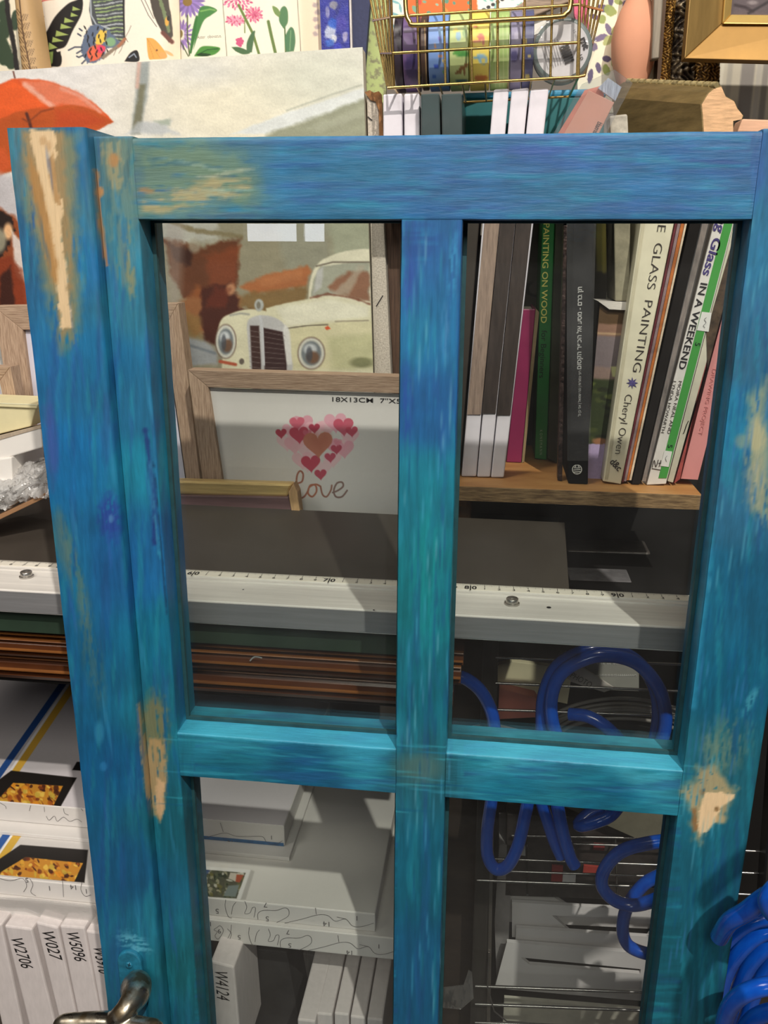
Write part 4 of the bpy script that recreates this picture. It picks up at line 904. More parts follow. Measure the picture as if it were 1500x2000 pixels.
def leaflet(label, ql, cover, Y=.2230, depth=.12, rough=.5):
    o = slab('brochure', ql, Y, depth, pm('sheet %d %d %d' % tuple(cover), cover, rough, var=.25, scale=70, bump=.2), None, 0)
    return tag(o, label, 'brochure', None)
LS = [((1342,320),(1347,320),(1217.5,942),(1214.5,942),(104,36,44),'thin maroon brochure leaning on the cream glass book'),
      ((1348,320),(1354,320),(1223,940),(1218.5,940),(150,126,128),'mauve grey brochure between maroon and orange ones'),
      ((1355,320),(1362,320),(1228,938),(1224,938),(196,112,50),'orange brown brochure second before the black book'),
      ((1363,320),(1367,320),(1233,938),(1229,938),(226,206,180),'cream brochure touching the black book')]
for a, b, c, d, col, lab in LS: leaflet(lab, [a, b, c, d], col)
kb, Y4 = book('book', 'plain black book between cream brochure and plastic pack', [(1370,320),(1395,320),(1252,925),(1236,925)], .13, (34, 31, 30), rough=.85, Y=.2235)
pp = thing('plastic_pack', 'crinkled clear plastic pack left of the white and green book', 'packet', W(1262, 945, .203))
slab('filling', [(1399,320),(1412,320),(1261,940),(1254,940)], .2235, .10, pm('lilac grey sheets', (160, 146, 138), .5, var=.35, scale=60, stretch=(6, 6, 1), bump=.3), pk if False else pp, 0)
slab('film', [(1396,320),(1415,320),(1262,944),(1253,944)], .2226, .0006, filmm, pp, 0)
wg, Y5 = book('book', 'white and green GLASS IN A WEEKEND book', [(1423,320),(1462,320),(1302,935),(1264,937)], .14, (228, 224, 218), bev=.0006, Y=.2235)
grn = pm('grass green print', (70, 156, 70), .5, bump=0, var=.04)
prism('green_stripe', [W(*q, Y5-.0005) for q in [(1444,320),(1461,320),(1302,934),(1286,934)]], (0, .0004, 0), grn, wg)
for q in ([(1371,609),(1390,611),(1384,648),(1361,645)], [(1298,880),(1313,882),(1306,912),(1290,910)]):
    prism('price_label', [W(*v, Y5-.0009) for v in q], (0, .0003, 0), wtx, wg)
text('title_lettering', 'Painting Glass', (1430, 340), (1372, 536), 17, Y5, pm('deep violet print', (70, 58, 120), .6, bump=0), wg, bold=.02, shear=.12)
text('title_lettering', 'IN A WEEKEND', (1369, 552), (1325, 720), 13, Y5, pm('ink print', (34, 30, 34), .6, bump=0), wg, bold=.015)
text('author_lettering', 'MOIRA NEAL AND', (1326, 744), (1303, 847), 6, Y5, sb_, wg)
text('author_lettering', 'LYNDA HOWARTH', (1315, 744), (1291, 845), 6, Y5, sb_, wg)
text('number_lettering', '5', (1359, 668), (1357, 674), 10, Y5-.0006, pm('dark green print', (16, 52, 34)), wg); text('number_lettering', '5', (1305, 868), (1304, 874), 9, Y5-.0006, pm('dark green print', (16, 52, 34)), wg)
for lp_ in ([(1380,620),(1376,624),(1379,630),(1374,636),(1377,640)], [(1303,890),(1300,895),(1302,902)]): ribbons('label_script', [lp_], lambda a, b: W(a, b, Y5-.0014), .0004, pm('grey print', (130, 130, 130), .7, bump=0), wg)
ribbons('publisher_mark', [[(1274,913),(1278,899),(1281,912),(1286,898)], [(1287,912),(1291,899)], [(1295,912),(1298,898)], [(1286,905),(1298,903)], [(1273,915),(1290,918)]], lambda a, b: W(a, b, Y5-.0006), .0006, sb_, wg)
ob = slab('booklet', [(1463.5,320),(1470,320),(1446,430),(1385,690),(1314.5,943),(1304,940)], .2238, .12, pm('pale sage card', (206, 202, 182), .6, var=.12, scale=40), None, .0004); tag(ob, 'pale sage stapled booklet right of the white and green book', 'booklet')
ribbons('staple', [[(1345,822),(1341,830),(1336,845),(1334,846)]], lambda a, b: W(a, b, .2232), .0006, pm('staple steel', (70, 66, 64)), ob)
rs = slab('brochure', [(1432,520),(1438,520),(1378,700),(1328,936),(1317,944)], .2245, .1, pm('brick red sheet', (176, 80, 76), .6, var=.35, scale=60), None, 0); tag(rs, 'brick red brochure behind the pink booklet', 'brochure')
def pinkc(x, y):
    p = Paint(x, y, (228, 152, 150)); p.ell(1402, 700, 5, 7, (214,84,100), 0, .6); 
    return p.c
pb = thing('booklet', 'pink soft booklet at the right end of the shelf', 'booklet', W(1345, 936, .212))
slab('cover', [(1427,560),(1431,560),(1410,700),(1388,838),(1363,937),(1330,935),(1382,730)], .2262, .09, pm('pink card', (226, 150, 148), .6, var=.08, scale=20), pb, 0)
text('cover_lettering', 'DRAWING PROJECT', (1392, 720), (1364, 850), 7, .2262, pm('faint rose print', (204, 126, 124), .6, bump=0), pb)
dk = slab('brochure', [(1440,440),(1447,440),(1424,558),(1382,720),(1380,650)], .2229, .0005, pm('dark landscape print', (84, 66, 50), .6, var=.6, scale=80), None, 0); tag(dk, 'dark landscape print showing above the pink booklet', 'brochure')

# carcass of the shelving: dark back and uprights
cb = pm('near black board', (22, 20, 19), .6, var=.3, scale=10, bump=.1)
zc = W(1100, 1000, .375)[2]
tag(boxw('back_board', -.10, .60, .385, .395, zs_top-.25, T0+.0, cb, None), 'black board closing the back of the book shelf', 'board')

tag(boxw('light_block_board', -.66, -.11, .385, .395, .40, .84, cb, None), 'dark board added to block light behind the stacked paint by number boxes', 'board')  # added board, keeps light off the back wall from reaching the boxes
up_ = slab('cardboard_piece', [(888,985),(920,990),(918,1080),(886,1080)], .24, .03, pm('tan cardboard', (150, 112, 78), .8), None, .004); tag(up_, 'short piece of tan card under the left end of the shelf', 'card')
sil = pm('silver grey foil', (176, 172, 176), .3, .55, var=.25, scale=60, bump=.8)
for k, (q, yy, lab) in enumerate([([(1105,1075),(1272,1078),(1270,1110),(1106,1106)], .30, 'dull grey film pack at the back, topmost of its pile'), ([(1108,1108),(1268,1114),(1268,1138),(1108,1132)], .26, 'silvery foil pack in the middle of the dark pile'), ([(1108,1134),(1240,1139),(1238,1156),(1108,1152)], .225, 'silvery foil pack just behind the ruler')]):
    tag(slab('foil_pack', q, yy, .035, sil if k else pm('dull film', (96, 90, 86), .3, .3, var=.3, scale=50, bump=.6), None, .003), lab, 'packet', 'foil packs below the book shelf')
ch = slab('table_slab', [(1105,1156),(1500,1172),(1500,1250),(1100,1236)], .20, .17, pm('near black board', (22, 20, 19)), None, 0); tag(ch, 'black shelf surface carrying the silvery packs', 'shelf')

# ------------------------------------------------------------------ mat cutter with its aluminium ruler bar
mc = thing('mat_cutter', 'aluminium cutting bar with printed ruler and dark base board', 'cutter', W(700, 1240, .1))
YB0 = .064
zb = W(775, 1194, YB0)[2]; alu = pm('brushed aluminium', (206, 203, 200), .38, .75, var=.10, scale=50, stretch=(.3, 8, 8), bump=.15)
alu2 = pm('white painted aluminium', (224, 220, 214), .5, .0, var=.10, scale=30, stretch=(.25, 5, 5), bump=.2)
Xl, Xr = -.60, W(1500, 1235, YB0)[0]
yt0 = Yon(775, 1150, zb); yt1 = Yon(775, 1134, zb+.002)
zlow = W(775, 1240, YB0)[2]
prof = [(YB0, zlow), (YB0, zb-.0006), (YB0+.0008, zb), (yt0-.004, zb), (yt0-.004, zb+.0012), (yt0, zb+.0012), (yt0, zb+.002), (yt1, zb+.002), (yt1, zlow)]
prism('bar', [np.array((Xl, y, z)) for y, z in prof], (Xr-Xl, 0, 0), alu2, mc)
prism('front_strip', [np.array((Xl, y, z)) for y, z in [(YB0-.0008, zlow+.001), (YB0-.0008, zb-.0012), (YB0, zb-.0012), (YB0, zlow+.001)]], (Xr-Xl, 0, 0), pm('grey anodised face', (150, 150, 152), .42, .4, var=.08, scale=50, stretch=(.3, 8, 8)), mc)
boxw('ruler_tape', Xl, Xr, yt0+.0004, yt1-.0002, zb+.002, zb+.0024, pm('white ruler tape', (236, 230, 216), .5, var=.04, scale=30), mc)
zt = zb+.0026
X60 = W(375, 1121, .5*(yt0+yt1)); 
# positions of the decades along the bar: 10 cm each
def xat(px, py): 
    d = ray(px, py); t = (zt-CAM[2])/d[2]; return (CAM+t*d)[0]
x60, x90 = xat(375, 1122), xat(1207, 1166)
cm_ = (x90-x60)/30.0
bmk = bmesh.new(); org = origin_of(mc)
k0 = int((Xl-x60)/cm_*10)+1; k1 = int((Xr-x60)/cm_*10)
for k in range(k0, k1):
    x = x60+k*cm_/10; L = (yt1-yt0)*(.62 if k % 100 == 0 else .5 if k % 10 == 0 else .36 if k % 5 == 0 else .26); w_ = .00013 if k % 10 else .0002
    a = [(x-w_, yt1-.0004, zt), (x+w_, yt1-.0004, zt), (x+w_, yt1-L, zt), (x-w_, yt1-L, zt)]
    bmk.faces.new([bmk.verts.new(Vector(v)-Vector(org)) for v in a])
me = bpy.data.meshes.new('ruler_marks'); bmk.to_mesh(me); bmk.free(); link('ruler_marks', me, ink, mc)
for k in range(int(k0/10)-0, int(k1/10)+1):
    x = x60+k*cm_; yb_ = yt0+.0008; v = 60+k
    if v < 46 or v > 95: continue
    if v % 10 == 0:
        text3('ruler_number', '%d|0' % (v//10), (x-.0042, yb_, zt), (x+.0046, yb_, zt), (0, 0, 1), .0056, ink, mc, bold=.03)
    else:
        text3('ruler_number', '%d' % (v % 10), (x-.001, yb_+.0003, zt), (x+.001, yb_+.0003, zt), (0, 0, 1), .0034, ink, mc, nat=True)
steel = pm('bolt steel', (190, 186, 180), .3, .9, var=.15, scale=100)
for px, py in ((52, 1127), (1000, 1180)):
    z_ = zb; y_ = Yon(px, py, z_); c = W(px, py, y_)
    bo = lathe('bolt', [(.0052, 0), (.0052, .0012), (.0042, .0016), (.0042, .0042), (.0038, .0046), (.0022, .0046), (.0020, .0030), (.0002, .0030)], c, (0, 0, 1), steel, mc, seg=32, label='steel socket bolt')
for px, py, r_ in ((1072, 1187, .0016), (730, 1192, .0007), (475, 1152, .0006)):
    y_ = Yon(px, py, zb); lathe('rivet_hole', [(r_, .0002), (r_*.3, .0003)], W(px, py, y_)+np.array((0, 0, .0001)), (0, 0, 1), pm('hole dark', (30, 28, 26), .8), mc, seg=16)
# dark base board tilted up behind the bar
b0, b1 = yt1+.0008, .196
base_m = pm('dark grey cutting board', (62, 56, 50), .45, var=.14, scale=12, bump=.15)
TLb, TRb, BRb, BLb = W(-400, 948, b1), W(1103, 1020, b1), W(1112, 1152, b0), W(-400, 1080, b0)
prism('base_board', [TLb, TRb, BRb, BLb], (0, .002, -.006), base_m, mc, .0006)
def on_board(px, py):
    n = np.cross(TRb-TLb, BLb-TLb); n /= np.linalg.norm(n); n = n if n[1] < 0 else -n
    d = ray(px, py); t = np.dot(TLb-CAM, n)/np.dot(d, n); return CAM+t*d+n*.0004
dash = []
for k in range(150):
    x = 330+k*5.2; y = 1094.5+(x-355)*.0468
    if x < 1106: dash.append([(x, y+1.5), (x+2.8, y-1.2)])
nb = np.cross(TRb-TLb, BLb-TLb); nb /= np.linalg.norm(nb); nb = nb if nb[1] < 0 else -nb
ribbons('stitched_line', dash, on_board, .0004, pm('pale grey print', (168, 160, 150), .6, bump=0), mc, up=nb)
ribbons('hatched_edge', [[(x, 1118+(x-900)*.05), (x+5, 1140+(x-900)*.05)] for x in range(345, 1105, 6)], on_board, .00025, pm('fine grey print', (104, 97, 90), .6, bump=0), mc, up=nb)

# moulding offcut lying in front of the love frame
mo = thing('moulding_offcut', 'short gilt and mauve moulding offcut with bare tan sawn end', 'moulding', W(460, 1000, .2))
gold_l = pm('pale gilt', (216, 186, 122), .38, .35, var=.2, scale=40, stretch=(.6, 8, 8), bump=.25)
slab('gilt_lip', [(328,938),(572,945),(564,962),(562,971),(328,966)], .198, .010, gold_l, mo, .002)
slab('mauve_face', [(328,967),(563,971),(572,1004),(328,998)], .1955, .012, pm('mauve brown lacquer', (112, 84, 86), .35, var=.25, scale=30, stretch=(.5, 6, 6), bump=.1), mo, .001)
slab('sawn_end', [(563,962),(573,944),(581,962),(586,1003),(570,1003)], .1945, .012, pm('sawn tan wood', (196, 158, 112), .8, var=.2, scale=90, stretch=(6, 1, 1), bump=.4), mo, .0004)

# boxes and bubble wrap at the left edge
wbm = pm('white box card', (232, 228, 222), .7, var=.04, scale=20, bump=.05)
def boxpx(name, quad, Y, depth, mat, label, cat, group=None, bev=.0008, lift=0):
    o = slab(name, quad, Y, depth, mat, None, bev, dz=lift); return tag(o, label, cat, group)
cl = thing('gift_box', 'small cream cardboard box with slanted lid at the left edge', 'box', W(20, 850, .16))
slab('box_front', [(-60,790),(70,797),(60,833),(-60,862)], .155, .034, pm('cream card', (226, 216, 172), .7, var=.05), cl, .0008)
slab('lid', [(-60,784),(73,790),(72,798),(-60,792)], .153, .037, pm('cream card', (226, 216, 172)), cl, .0006)
prism('lid_top', [W(-60,784,.153), W(73,790,.153), W(50,776,.19), W(-60,770,.19)], (0, 0, -.0008), pm('pale lemon card', (240, 236, 200), .7, var=.03), cl)
gb2 = thing('white_box', 'flat white cardboard box with rough top edge under the cream box', 'box', W(20, 900, .15))
slab('box_front', [(-60,874),(80,834),(83,874),(-60,916)], .148, .05, wbm, gb2, .001)
slab('torn_edge', [(-60,866),(60,836),(80,832),(80,836),(-60,876)], .1475, .02, pm('grey torn card', (176, 160, 140), .9, var=.3, scale=100), gb2, 0)
gb3 = slab('small_white_box', [(-60,905),(22,893),(24,938),(-60,960)], .145, .05, wbm, None, .001); tag(gb3, 'small white box corner beneath the flat white box', 'box')
bub = thing('bubble_wrap', 'heap of clear bubble wrap on a cardboard tray, left edge', 'bubble wrap', W(20, 1000, .13))
rs_ = random.Random(5); n_, m_ = 46, 60
G = np.zeros((n_, m_, 3)); 
for i in range(n_):
    for j in range(m_):
        u = j/(m_-1); v = i/(n_-1); px = -70+u*178; yt = 952-u*68; yb = 1014-u*50; py = yt+(yb-yt)*v
        G[i, j] = W(px, py, .128+.03*(1-v)-.012*math.sin(v*math.pi))
xx = np.arange(m_)[None, :]*1.0; yy = np.arange(n_)[:, None]*1.0
G[..., 1] += (fbm(xx/7+0*yy, yy/7+0*xx)-.5)*.022-.0015*np.abs(np.sin(xx*.9)*np.sin(yy*.9)); G[..., 2] += (fbm(xx/5+30+0*yy, yy/6+0*xx)-.5)*.012
gmesh('wrap', G, None, clear('bubble film', (.97, .97, .97), .12, 1.6, 1.45, bump=.5, milky=.34, milkcol=(.85, .84, .82)), bub, thick=(0, .004, 0))
slab('tray', [(-70,1038),(99,958),(102,966),(-70,1048)], .126, .03, pm('tan cardboard', (150, 112, 78)), bub, .0005)

# green strip and brown mouldings carrying the cutter
gs = thing('green_board', 'dark green board edge directly under the ruler bar', 'board', W(300, 1240, .09))
zg1 = zlow-.0004; zg0 = W(60, 1236, .072)[2]
boxw('board_edge', Xl, W(880, 1290, .072)[0], .072, .20, zg0, zg1, pm('dark green board', (34, 54, 39), .7, var=.15, scale=40), gs, .0006)
mb = pm('walnut brown moulding', (88, 48, 25), .3, var=.3, scale=24, stretch=(.5, 2, 2), rgb2=(60, 32, 17), bump=.1)
mg_ = pm('rubbed gold brown edge', (140, 88, 42), .35, var=.3, scale=40, stretch=(.4, 4, 4), rgb2=(100, 60, 30), bump=.2)
def moulding(label, ya, yb, Yf, x1px):
    """ya, yb: top and bottom picture heights at px 360"""
    z1 = W(360, ya, Yf)[2]; z0 = W(360, yb, Yf)[2]; xe = W(x1px, ya+40, Yf)[0]; h = z1-z0; d = .03
    t = thing('frame_moulding', label, 'moulding', ((Xl+xe)/2, Yf+d/2, z0), 'brown mouldings stacked under the ruler bar')
    pr = [(Yf+.004, z0), (Yf+.002, z0+h*.18), (Yf+.005, z0+h*.3), (Yf+.001, z0+h*.45), (Yf, z0+h*.6), (Yf+.004, z0+h*.7), (Yf+.006, z0+h*.85), (Yf+.004, z1-.0004), (Yf+.008, z1), (Yf+d, z1), (Yf+d, z0)]
    prism('wood', [np.array((Xl, y, z)) for y, z in pr], (xe-Xl, 0, 0), mb, t)
    prism('gilt_bead', [np.array((Xl, y, z)) for y, z in [(Yf+.0005, z0+h*.44), (Yf-.0016, z0+h*.50), (Yf-.0016, z0+h*.55), (Yf+.0002, z0+h*.60)]], (xe-Xl, 0, 0), mg_, t)
    prism('gilt_bead', [np.array((Xl, y, z)) for y, z in [(Yf+.003, z1-.0014), (Yf+.0022, z1-.0006), (Yf+.0026, z1), (Yf+.006, z1)]], (xe-Xl, 0, 0), mg_, t)
    return z0
zq = moulding('reddish brown moulding, upper one directly under the green board', 1246, 1272, .078, 905)
zq = moulding('walnut brown gilt edged moulding, middle of the stack', 1273, 1308, .074, 900)
zq = moulding('dark walnut moulding, lowest of the stack', 1309, 1352, .080, 885)
ribbons('staple', [[(488,1291),(497,1283),(512,1285)]], lambda a, b: W(a, b, .0722), .0010, pm('bright staple wire', (216, 212, 206), .3, .6), bpy.data.objects['frame_moulding.001'])
dkb = boxw('support_board', Xl, W(868, 1370, .09)[0], .10, .37, zq-.012, zq-.0002, pm('near black board', (22, 20, 19)), None, .001); tag(dkb, 'dark board the brown mouldings lie on, above the canvas boxes', 'board')

# ------------------------------------------------------------------ paint-by-number canvases, stacked flat
boxc = pm('white canvas box', (222, 218, 214), .6, var=.04, scale=15, bump=.08)
bpm = am('printed canvas box', .5, (1, 1, 1), 300, .03, 0)
line_m = pm('thin grey ink line', (96, 92, 94), .7, bump=0, var=.02)
def topp(px, py, z): return W(px, py, Yon(px, py, z))
Ybx = .088
zB1 = W(560, 1768, Ybx)[2]; zB0 = W(560, 1803, Ybx)[2]
YA = Yon(553, 1660, zB1); zA0 = zB1+.0003; zA1 = W(470, 1606, YA)[2]
YCc = Ybx-.004; zC1 = zB0-.0003; zC0 = W(405, 1837, YCc)[2]
XL = W(-120, 1700, Ybx)[0]
def numbox(label, x0, x1, y0, y1, z0, z1, topcol, grp='paint by number canvases stacked flat'):
    t = thing('paint_by_number_canvas', label, 'canvas', ((x0+x1)/2, (y0+y1)/2, z0), grp)
    boxw('wrapped_canvas', x0, x1, y0, y1, z0, z1-.0003, boxc, t, .0009)
    if topcol:
        n = int((y1-y0)/.0006); m = int((x1-x0)/.0006)
        G = bil([(x0+.0008, y1-.001, z1), (x1-.0008, y1-.001, z1), (x1-.0008, y0+.0008, z1), (x0+.0008, y0+.0008, z1)], n, m)
        x, y = PX(G.reshape(-1, 3)); gmesh('printed_cover', G, topcol(x, y).reshape(G.shape), bpm, t, thick=(0, 0, -.0003))
    return t
def pic_autumn(p, q, bl):
    p.poly(bl, (34, 30, 28), 2); p.poly(q, (206, 142, 52), 1.5)
    q = np.array(q); c = q.mean(0); x0, x1 = q[:, 0].min(), q[:, 0].max(); y0, y1 = q[:, 1].min(), q[:, 1].max()
    r = random.Random(int(c[1]))
    P2 = Paint(p.x, p.y); P2.c = p.c.copy(); sel = p.box(x0, x1, y0, y1, 0)
    for k in range(110):
        cx, cy = r.uniform(x0, x1), r.uniform(y0, y1)
        P2.ell(cx, cy, r.uniform(2, 8), r.uniform(1.5, 5), r.choice([(226,170,60),(240,200,90),(176,96,36),(120,56,30),(70,34,26),(232,150,44),(206,176,70)]), r.uniform(0, 90), .4, .85, .4, 5)
    M_ = Paint(p.x, p.y, (0, 0, 0)); M_.poly(q, (1, 1, 1), 1.5); p.c = p.c*(1-M_.c)+P2.c*M_.c
def colA(x, y):
    p = Paint(x, y, (196, 192, 194)); p.poly([(60,1505),(700,1500),(700,1640),(-100,1600),(-100,1480)], (222,216,220), 10)
    p.line([(135,1318),(-14,1530)], 12, (38,78,142), 1.5); p.line([(143,1322),(-2,1540)], 5, (236,234,236), 1.2); p.line([(152,1326),(8,1540),(-6,1560)], 13, (214,170,66), 1.5)
    pic_autumn(p, [(26,1529),(123,1535),(104,1574),(-8,1566)], [(22,1505),(150,1519),(118,1576),(-60,1566)]); p.poly([(150,1488),(170,1488),(170,1506),(141,1504)], (28,26,26), 2)
    return p.c
def colB(x, y):
    p = Paint(x, y, (214, 210, 206)); p.poly([(180,1640),(800,1600),(800,1800),(180,1760)], (224,220,214), 14)
    p.line([(36,1598),(-14,1668)], 13, (40,88,160), 1.5); p.line([(44,1600),(0,1668)], 5, (240,238,238), 1.2); p.line([(54,1602),(6,1672),(-8,1696)], 14, (214,172,66), 1.5)
    pic_autumn(p, [(50,1674),(162,1686),(145,1722),(-6,1708)], [(40,1650),(172,1660),(165,1724),(-40,1704)]); p.poly([(140,1622),(166,1620),(166,1642),(136,1636)], (236,206,160), 3)
    # small village picture on a white bordered card
    p.poly([(380,1690),(490,1699),(470,1757),(384,1750)], (236,234,230), 1.5); p.poly([(470,1757),(490,1699),(497,1702),(480,1757)], (176,172,166), 3, .7)
    q = [(384,1697),(480,1705),(462,1755),(384,1750)]; M_ = Paint(p.x, p.y, (0, 0, 0)); M_.poly(q, (1, 1, 1), 1.5); P2 = Paint(p.x, p.y, (84, 84, 66)); r = random.Random(3)
    for k in range(120): P2.ell(r.uniform(384,480), r.uniform(1697,1755), r.uniform(2,7), r.uniform(1.5,4), r.choice([(40,56,34),(96,100,74),(176,170,140),(52,58,40),(206,204,190),(116,110,60)]), r.uniform(0,90), .4, .85, .4, 5)
    P2.poly([(384,1697),(412,1699),(400,1712),(384,1712)], (66,84,130), 3, .9); P2.poly([(450,1704),(470,1706),(462,1722),(446,1716)], (206,196,180), 2); P2.poly([(462,1708),(476,1709),(468,1724),(460,1722)], (176,84,52), 2); P2.poly([(446,1730),(468,1728),(460,1752),(436,1750)], (128,140,136), 3)
    p.c = p.c*(1-M_.c)+P2.c*M_.c
    return p.c
xA = W(555, 1613, YA)[0]; xB = W(733, 1784, Ybx)[0]; xCr = W(800, 1846, YCc)[0]
dA = .20
tC = numbox('paint by number canvas box, lowest of the flat stack, jutting out to the right', XL, xCr, YCc, YCc+.26, zC0, zC1, colB)
tB = numbox('paint by number canvas box with village picture card, middle of the stack', XL, xB, Ybx, Ybx+.25, zB0, zB1, colB)
# a thin sheet under the top box
ys = Yon(565, 1677, zB1+.003)
ths = boxw('thin_canvas', XL, W(565, 1677, ys)[0], ys, ys+.2, zB1+.0002, zB1+.004, boxc, None, .0006); tag(ths, 'thin white canvas panel lying under the topmost paint by number box', 'canvas')
zA0 = zB1+.0044; YA = Yon(553, 1652, zA0); zA1 = W(553, 1613, YA)[2]
dA = .37-YA-.002
tA = numbox('paint by number canvas box, topmost, with blue and gold stripes', XL-.14, xA, YA, YA+dA, zA0, zA1, colA)
boxw('blue_stripe', W(392, 1645, YA)[0], xA-.001, YA-.0004, YA, zA0-.0001, zA0+.003, pm('blue print', (58, 108, 158), .6, var=.2, scale=120), tA)
def face_lines(t, lines, Y, mat=line_m, w=.0004): ribbons('contour_lines', lines, lambda a, b: W(a, b, Y-.0006), w, mat, t)
def flipnum(t, s, px, py, Y, h=11):
    text('number_lettering', s, (px+5, py-h/2), (px-5, py-h/2-1), h, Y, line_m, t, nat=True)
def wig(dx, dy, Y, t):
    L = [[(240,-28),(243,-5),(238,12),(232,27)], [(280,-4),(276,14),(282,26),(292,28)], [(312,-2),(300,8),(294,20),(292,30)], [(315,0),(322,10),(318,22),(328,26),(334,14),(342,12),(341,24),(336,34)],
         [(345,36),(345,24),(360,16),(378,14),(395,8),(404,14),(402,24),(388,32),(376,40)], [(392,40),(420,34),(446,28),(468,18),(486,22),(500,30),(515,28),(530,40),(550,44),(575,40)], [(466,10),(466,18)], [(500,26),(516,28)]]
    face_lines(t, [[(a+dx, b+dy+ (a-240)*.0) for a, b in l] for l in L], Y)
Lb = [[(398,1760),(406,1770),(400,1786)], [(441,1757),(440,1772),(446,1790),(453,1793)], [(461,1762),(455,1770),(452,1786)], [(478,1760),(482,1772),(478,1784),(488,1783),(493,1773),(499,1774),(496,1792)],
      [(504,1796),(504,1784),(515,1778),(540,1778),(556,1773),(564,1778),(562,1790),(540,1802)], [(556,1803),(590,1795),(620,1787),(640,1788),(655,1799),(675,1795),(688,1808),(705,1810),(730,1803)], [(616,1773),(618,1786)], [(658,1791),(676,1795)]]
face_lines(tB, Lb, Ybx)
for s_, a, b in (('5',424,1781),('7',518,1769),('5',522,1796),('14',637,1806),('1',697,1795)): flipnum(tB, s_, a, b, Ybx)
face_lines(tC, [[(a+46-(2 if a > 500 else 0), b+54) for a, b in l] for l in Lb] + [[(423,1812),(430,1808),(436,1816),(434,1824),(426,1834),(420,1828),(424,1820),(418,1816),(423,1812)], [(452,1806),(450,1822),(442,1838)], [(408,1812),(406,1830)]], YCc)
for s_, a, b in (('9',428,1820),('5',467,1832),('7',562,1822),('5',566,1848),('14',682,1862),('1',740,1850),('1',411,1806)): flipnum(tC, s_, a, b, YCc, 10)
face_lines(tA, [[(392,1639),(416,1632),(440,1627),(460,1633),(485,1634),(512,1634),(520,1644),(535,1650),(552,1642)], [(430,1607),(436,1625)], [(393,1617),(397,1622),(394,1628)]], YA)
flipnum(tA, '14', 449, 1645, YA, 8); flipnum(tA, '1', 530, 1637, YA, 9)
face_lines(tA, [[(0,1568),(10,1574),(12,1580)], [(60,1573),(57,1584)], [(86,1576),(87,1586)], [(124,1579),(126,1588),(134,1592)], [(158,1579),(162,1584)], [(90,1594),(96,1602),(106,1594),(112,1604),(124,1596),(136,1604),(150,1600),(160,1606)]], YA)
face_lines(tB, [[(0,1716),(20,1720),(44,1716),(52,1730),(46,1742)], [(58,1716),(64,1728),(60,1742),(70,1750)], [(122,1720),(124,1752)], [(160,1723),(158,1738),(166,1750),(178,1748)]], Ybx)
for s_, a, b in (('5',52,1720),('1',96,1736),('14',142,1734),('1',168,1742)): flipnum(tB, s_, a, b, Ybx, 10)
# creased shrink film hanging off the front of the lowest boxes at left
sf = slab('shrink_film', [(-60,1752),(60,1756),(185,1770),(190,1806),(110,1800),(50,1776),(-60,1770)], YCc-.006, .0012, clear('shrink film', (.96, .96, .96), .08, 2, 1.45, bump=.5, milky=.25, milkcol=(.8, .77, .74)), None, 0); tag(sf, 'creased clear shrink film hanging below the flat boxes at left', 'plastic film')

# ------------------------------------------------------------------ canvases standing on edge below
spine = pm('white canvas spine', (216, 208, 206), .65, var=.05, scale=60, stretch=(4, 4, 1), bump=.15)
num_m = pm('bold black print', (26, 24, 26), .6, bump=0, var=.02)
YW = .066
zW1 = zC0-.0006
def standing(label, tl, tr, br, bl, Y, ztop, num=None, n0=None, n1=None, h=15, depth=.15, grp=None, mat=spine):
    P = [W(*tl, Y), W(*tr, Y), W(*br, Y), W(*bl, Y)]
    t = thing('standing_canvas', label, 'canvas', (P[2]+P[3])/2+np.array((0, depth/2, 0)), grp)
    prism('wrapped_canvas', P, (0, depth, 0), mat, t, .0015)
    if num: text('number_lettering', num, n0, n1, h, Y, num_m, t, bold=.0, shear=.2)
    return t
G1 = 'numbered canvases standing on edge at lower left'
standing('white canvas standing at the left frame edge, no number in view', (-40,1800), (3,1806), (60,2080), (20,2080), YW+.004, 0, grp=G1)
standing('standing white canvas printed W2706', (8,1808), (62,1815), (128,2080), (76,2080), YW+.004, 0, 'W2706', (19,1830), (42,1890), 23, grp=G1)
standing('standing white canvas printed W027', (69,1801), (113,1812), (170,2080), (137,2080), YW+.004, 0, 'W027', (80,1816), (98,1872), 23, grp=G1)
standing('standing white canvas printed W5096', (116,1808), (165,1812), (214,2080), (172,2080), YW+.004, 0, 'W5096', (128,1818), (146,1876), 23, grp=G1)
standing('standing white canvas printed W3910, half hidden by the blue post', (167,1818), (208,1824), (250,2080), (216,2080), YW+.004, 0, 'W3910', (181,1848), (193,1900), 23, grp=G1)
standing('standing white canvas printed W4124 behind the lower left pane', (411,1877), (457,1889), (474,2080), (424,2080), YW-.008, 0, 'W4124', (419,1893), (424,1950), 24, depth=.06, grp=G1)
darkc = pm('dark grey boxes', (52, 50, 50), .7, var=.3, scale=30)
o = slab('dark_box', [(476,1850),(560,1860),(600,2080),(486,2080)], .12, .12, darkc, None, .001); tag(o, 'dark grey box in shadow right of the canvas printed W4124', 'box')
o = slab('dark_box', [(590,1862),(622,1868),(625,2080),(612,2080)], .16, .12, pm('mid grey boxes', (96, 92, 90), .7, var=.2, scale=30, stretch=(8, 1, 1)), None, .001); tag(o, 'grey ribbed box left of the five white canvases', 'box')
zS = W(640, 1972, .07)[2]
Fx = [(578,2000),(620,1973),(654,1980),(688,1990),(722,1994),(758,1994)]
labs = ['leftmost of the five white canvases seen from above', 'second from left of the five white canvases seen from above', 'middle one of the five white canvases seen from above', 'fourth of the five white canvases seen from above', 'rightmost of the five white canvases, beside the mullion']
fxs = [578, 617, 651, 683, 716, 750]
